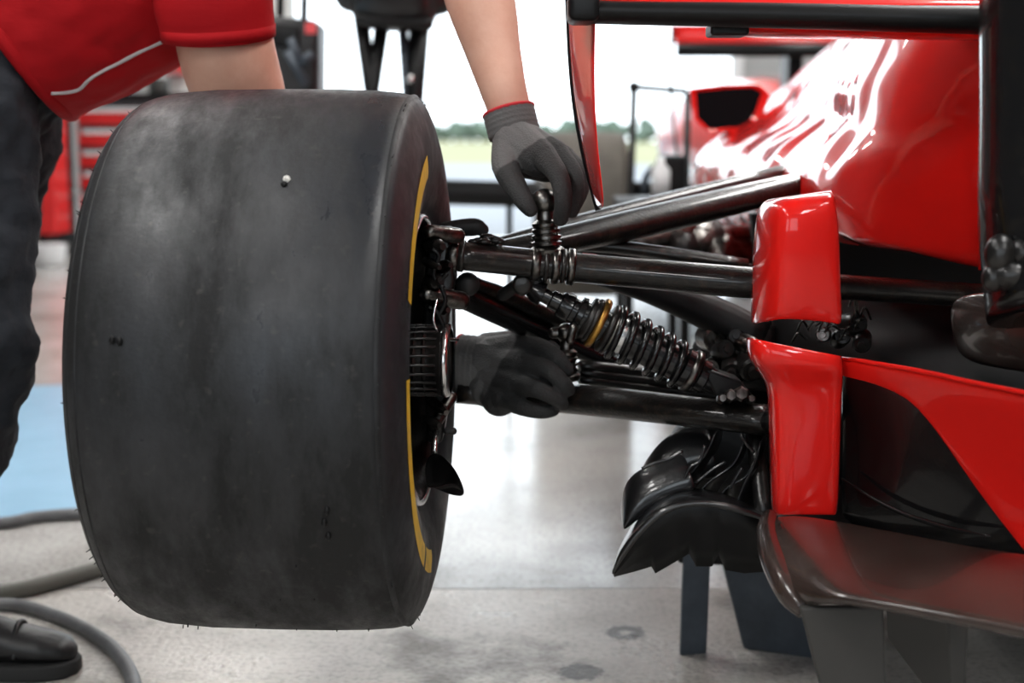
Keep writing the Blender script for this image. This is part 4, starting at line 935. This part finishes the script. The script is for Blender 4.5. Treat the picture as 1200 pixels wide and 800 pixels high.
def cuff(pts, rs, parent, trim):
    path = [V(p) for p in pts]; n = 40; rows = []
    ax = (path[-1]-path[0]).normalized(); s = ax.cross(V((0, 1, 0))).normalized(); u = s.cross(ax)
    L_ = 14
    for i in range(L_+1):
        f = i/L_; c = path[0].lerp(path[-1], f); r = rs[0]+(rs[1]-rs[0])*f + .0008*math.sin(i*2.2)
        rows.append([c+(s*math.cos(a)+u*math.sin(a))*(r+.0007*(k % 2)) for k, a in enumerate([2*math.pi*k/n for k in range(n)])])
    c_ = obj('glove_cuff', grid(rows, close=True), M['knit'], parent, solid=.002)
    tr = [path[0]+(s*math.cos(a)+u*math.sin(a))*rs[0] for a in [2*math.pi*k/32 for k in range(33)]]
    obj('cuff_trim', sweep(tr, .0028, n=8), 'cuff_red', c_)
M['knit'] = mat('glove_rib_knit', (.13, .127, .125), .85, bump=.2, bscale=300)
cuff([Q(596, 130, 1.985), Q(603, 158, 1.978)], (.0345, .0345), GL, True)

iM, mM, rM, lM = Q(600, 408, 2.01), Q(608, 427, 1.98), Q(604, 448, 1.97), Q(592, 465, 1.98)
GR = glove([
    [(Q(570, 430, 2.05), .036), (Q(578, 431, 2.04), .036)],
    [(Q(566, 420, 2.05), .032), (iM, .022)], [(Q(566, 428, 2.045), .032), (mM, .022)], [(Q(566, 438, 2.04), .032), (rM, .022)], [(Q(566, 444, 2.04), .030), (lM, .022)],
    [(Q(576, 452, 2.02), .034), (Q(592, 462, 2.0), .028)], [(Q(572, 424, 2.03), .034), (Q(592, 425, 2.01), .028)],
    [(iM, .0185), (Q(630, 406, 1.98), .0135), (Q(652, 418, 1.955), .0115), (Q(664, 432, 1.955), .0105)],
    [(mM, .0185), (Q(640, 432, 1.935), .0135), (Q(658, 447, 1.930), .0115), (Q(666, 456, 1.945), .0105)],
    [(rM, .0185), (Q(630, 456, 1.925), .0130), (Q(650, 466, 1.928), .0110), (Q(658, 472, 1.945), .0105)],
    [(lM, .0175), (Q(612, 477, 1.94), .0125), (Q(635, 482, 1.938), .0105), (Q(648, 480, 1.955), .0100)],
    [(Q(572, 408, 2.07), .024), (Q(610, 400, 2.06), .017), (Q(638, 406, 2.045), .0145), (Q(654, 416, 2.03), .0115)]],
    (Q(582, 440, 2.0), V((.85, -.2, -.42))), [ball(Q(612, 440, 1.985), .030, 14, 10, (1, .8, 1)), ball(Q(632, 446, 1.965), .022, 14, 10), ball(Q(585, 466, 1.995), .027, 14, 10)])
cuff([Q(539, 428, 2.055), Q(570, 430, 2.045)], (.0440, .0430), GR, True)

# grey piping and side stripe of the jersey (laid on the shirt surface near the belly line)
dg = None
try:
    bpy.context.view_layer.update()
    dg = bpy.context.evaluated_depsgraph_get(); ev = SH.evaluated_get(dg)
    inv = SH.matrix_world.inverted()
    path = []
    for (x, y) in [(44, 110), (60, 109), (78, 108), (93, 104), (104, 93), (118, 84), (140, 73), (165, 60), (185, 51), (203, 43)]:
        o_ = inv @ V((0, 0, CAMZ)); d_ = ray(x, y).normalized()
        hit, loc, nor, idx = ev.ray_cast(o_, d_)
        if hit: path.append((SH.matrix_world @ loc) + nor*.0005)
    if len(path) > 3: obj('piping', sweep(path, .0028, n=8, smooth=4), 'piping', SH)
except Exception as ex: print('piping', ex)
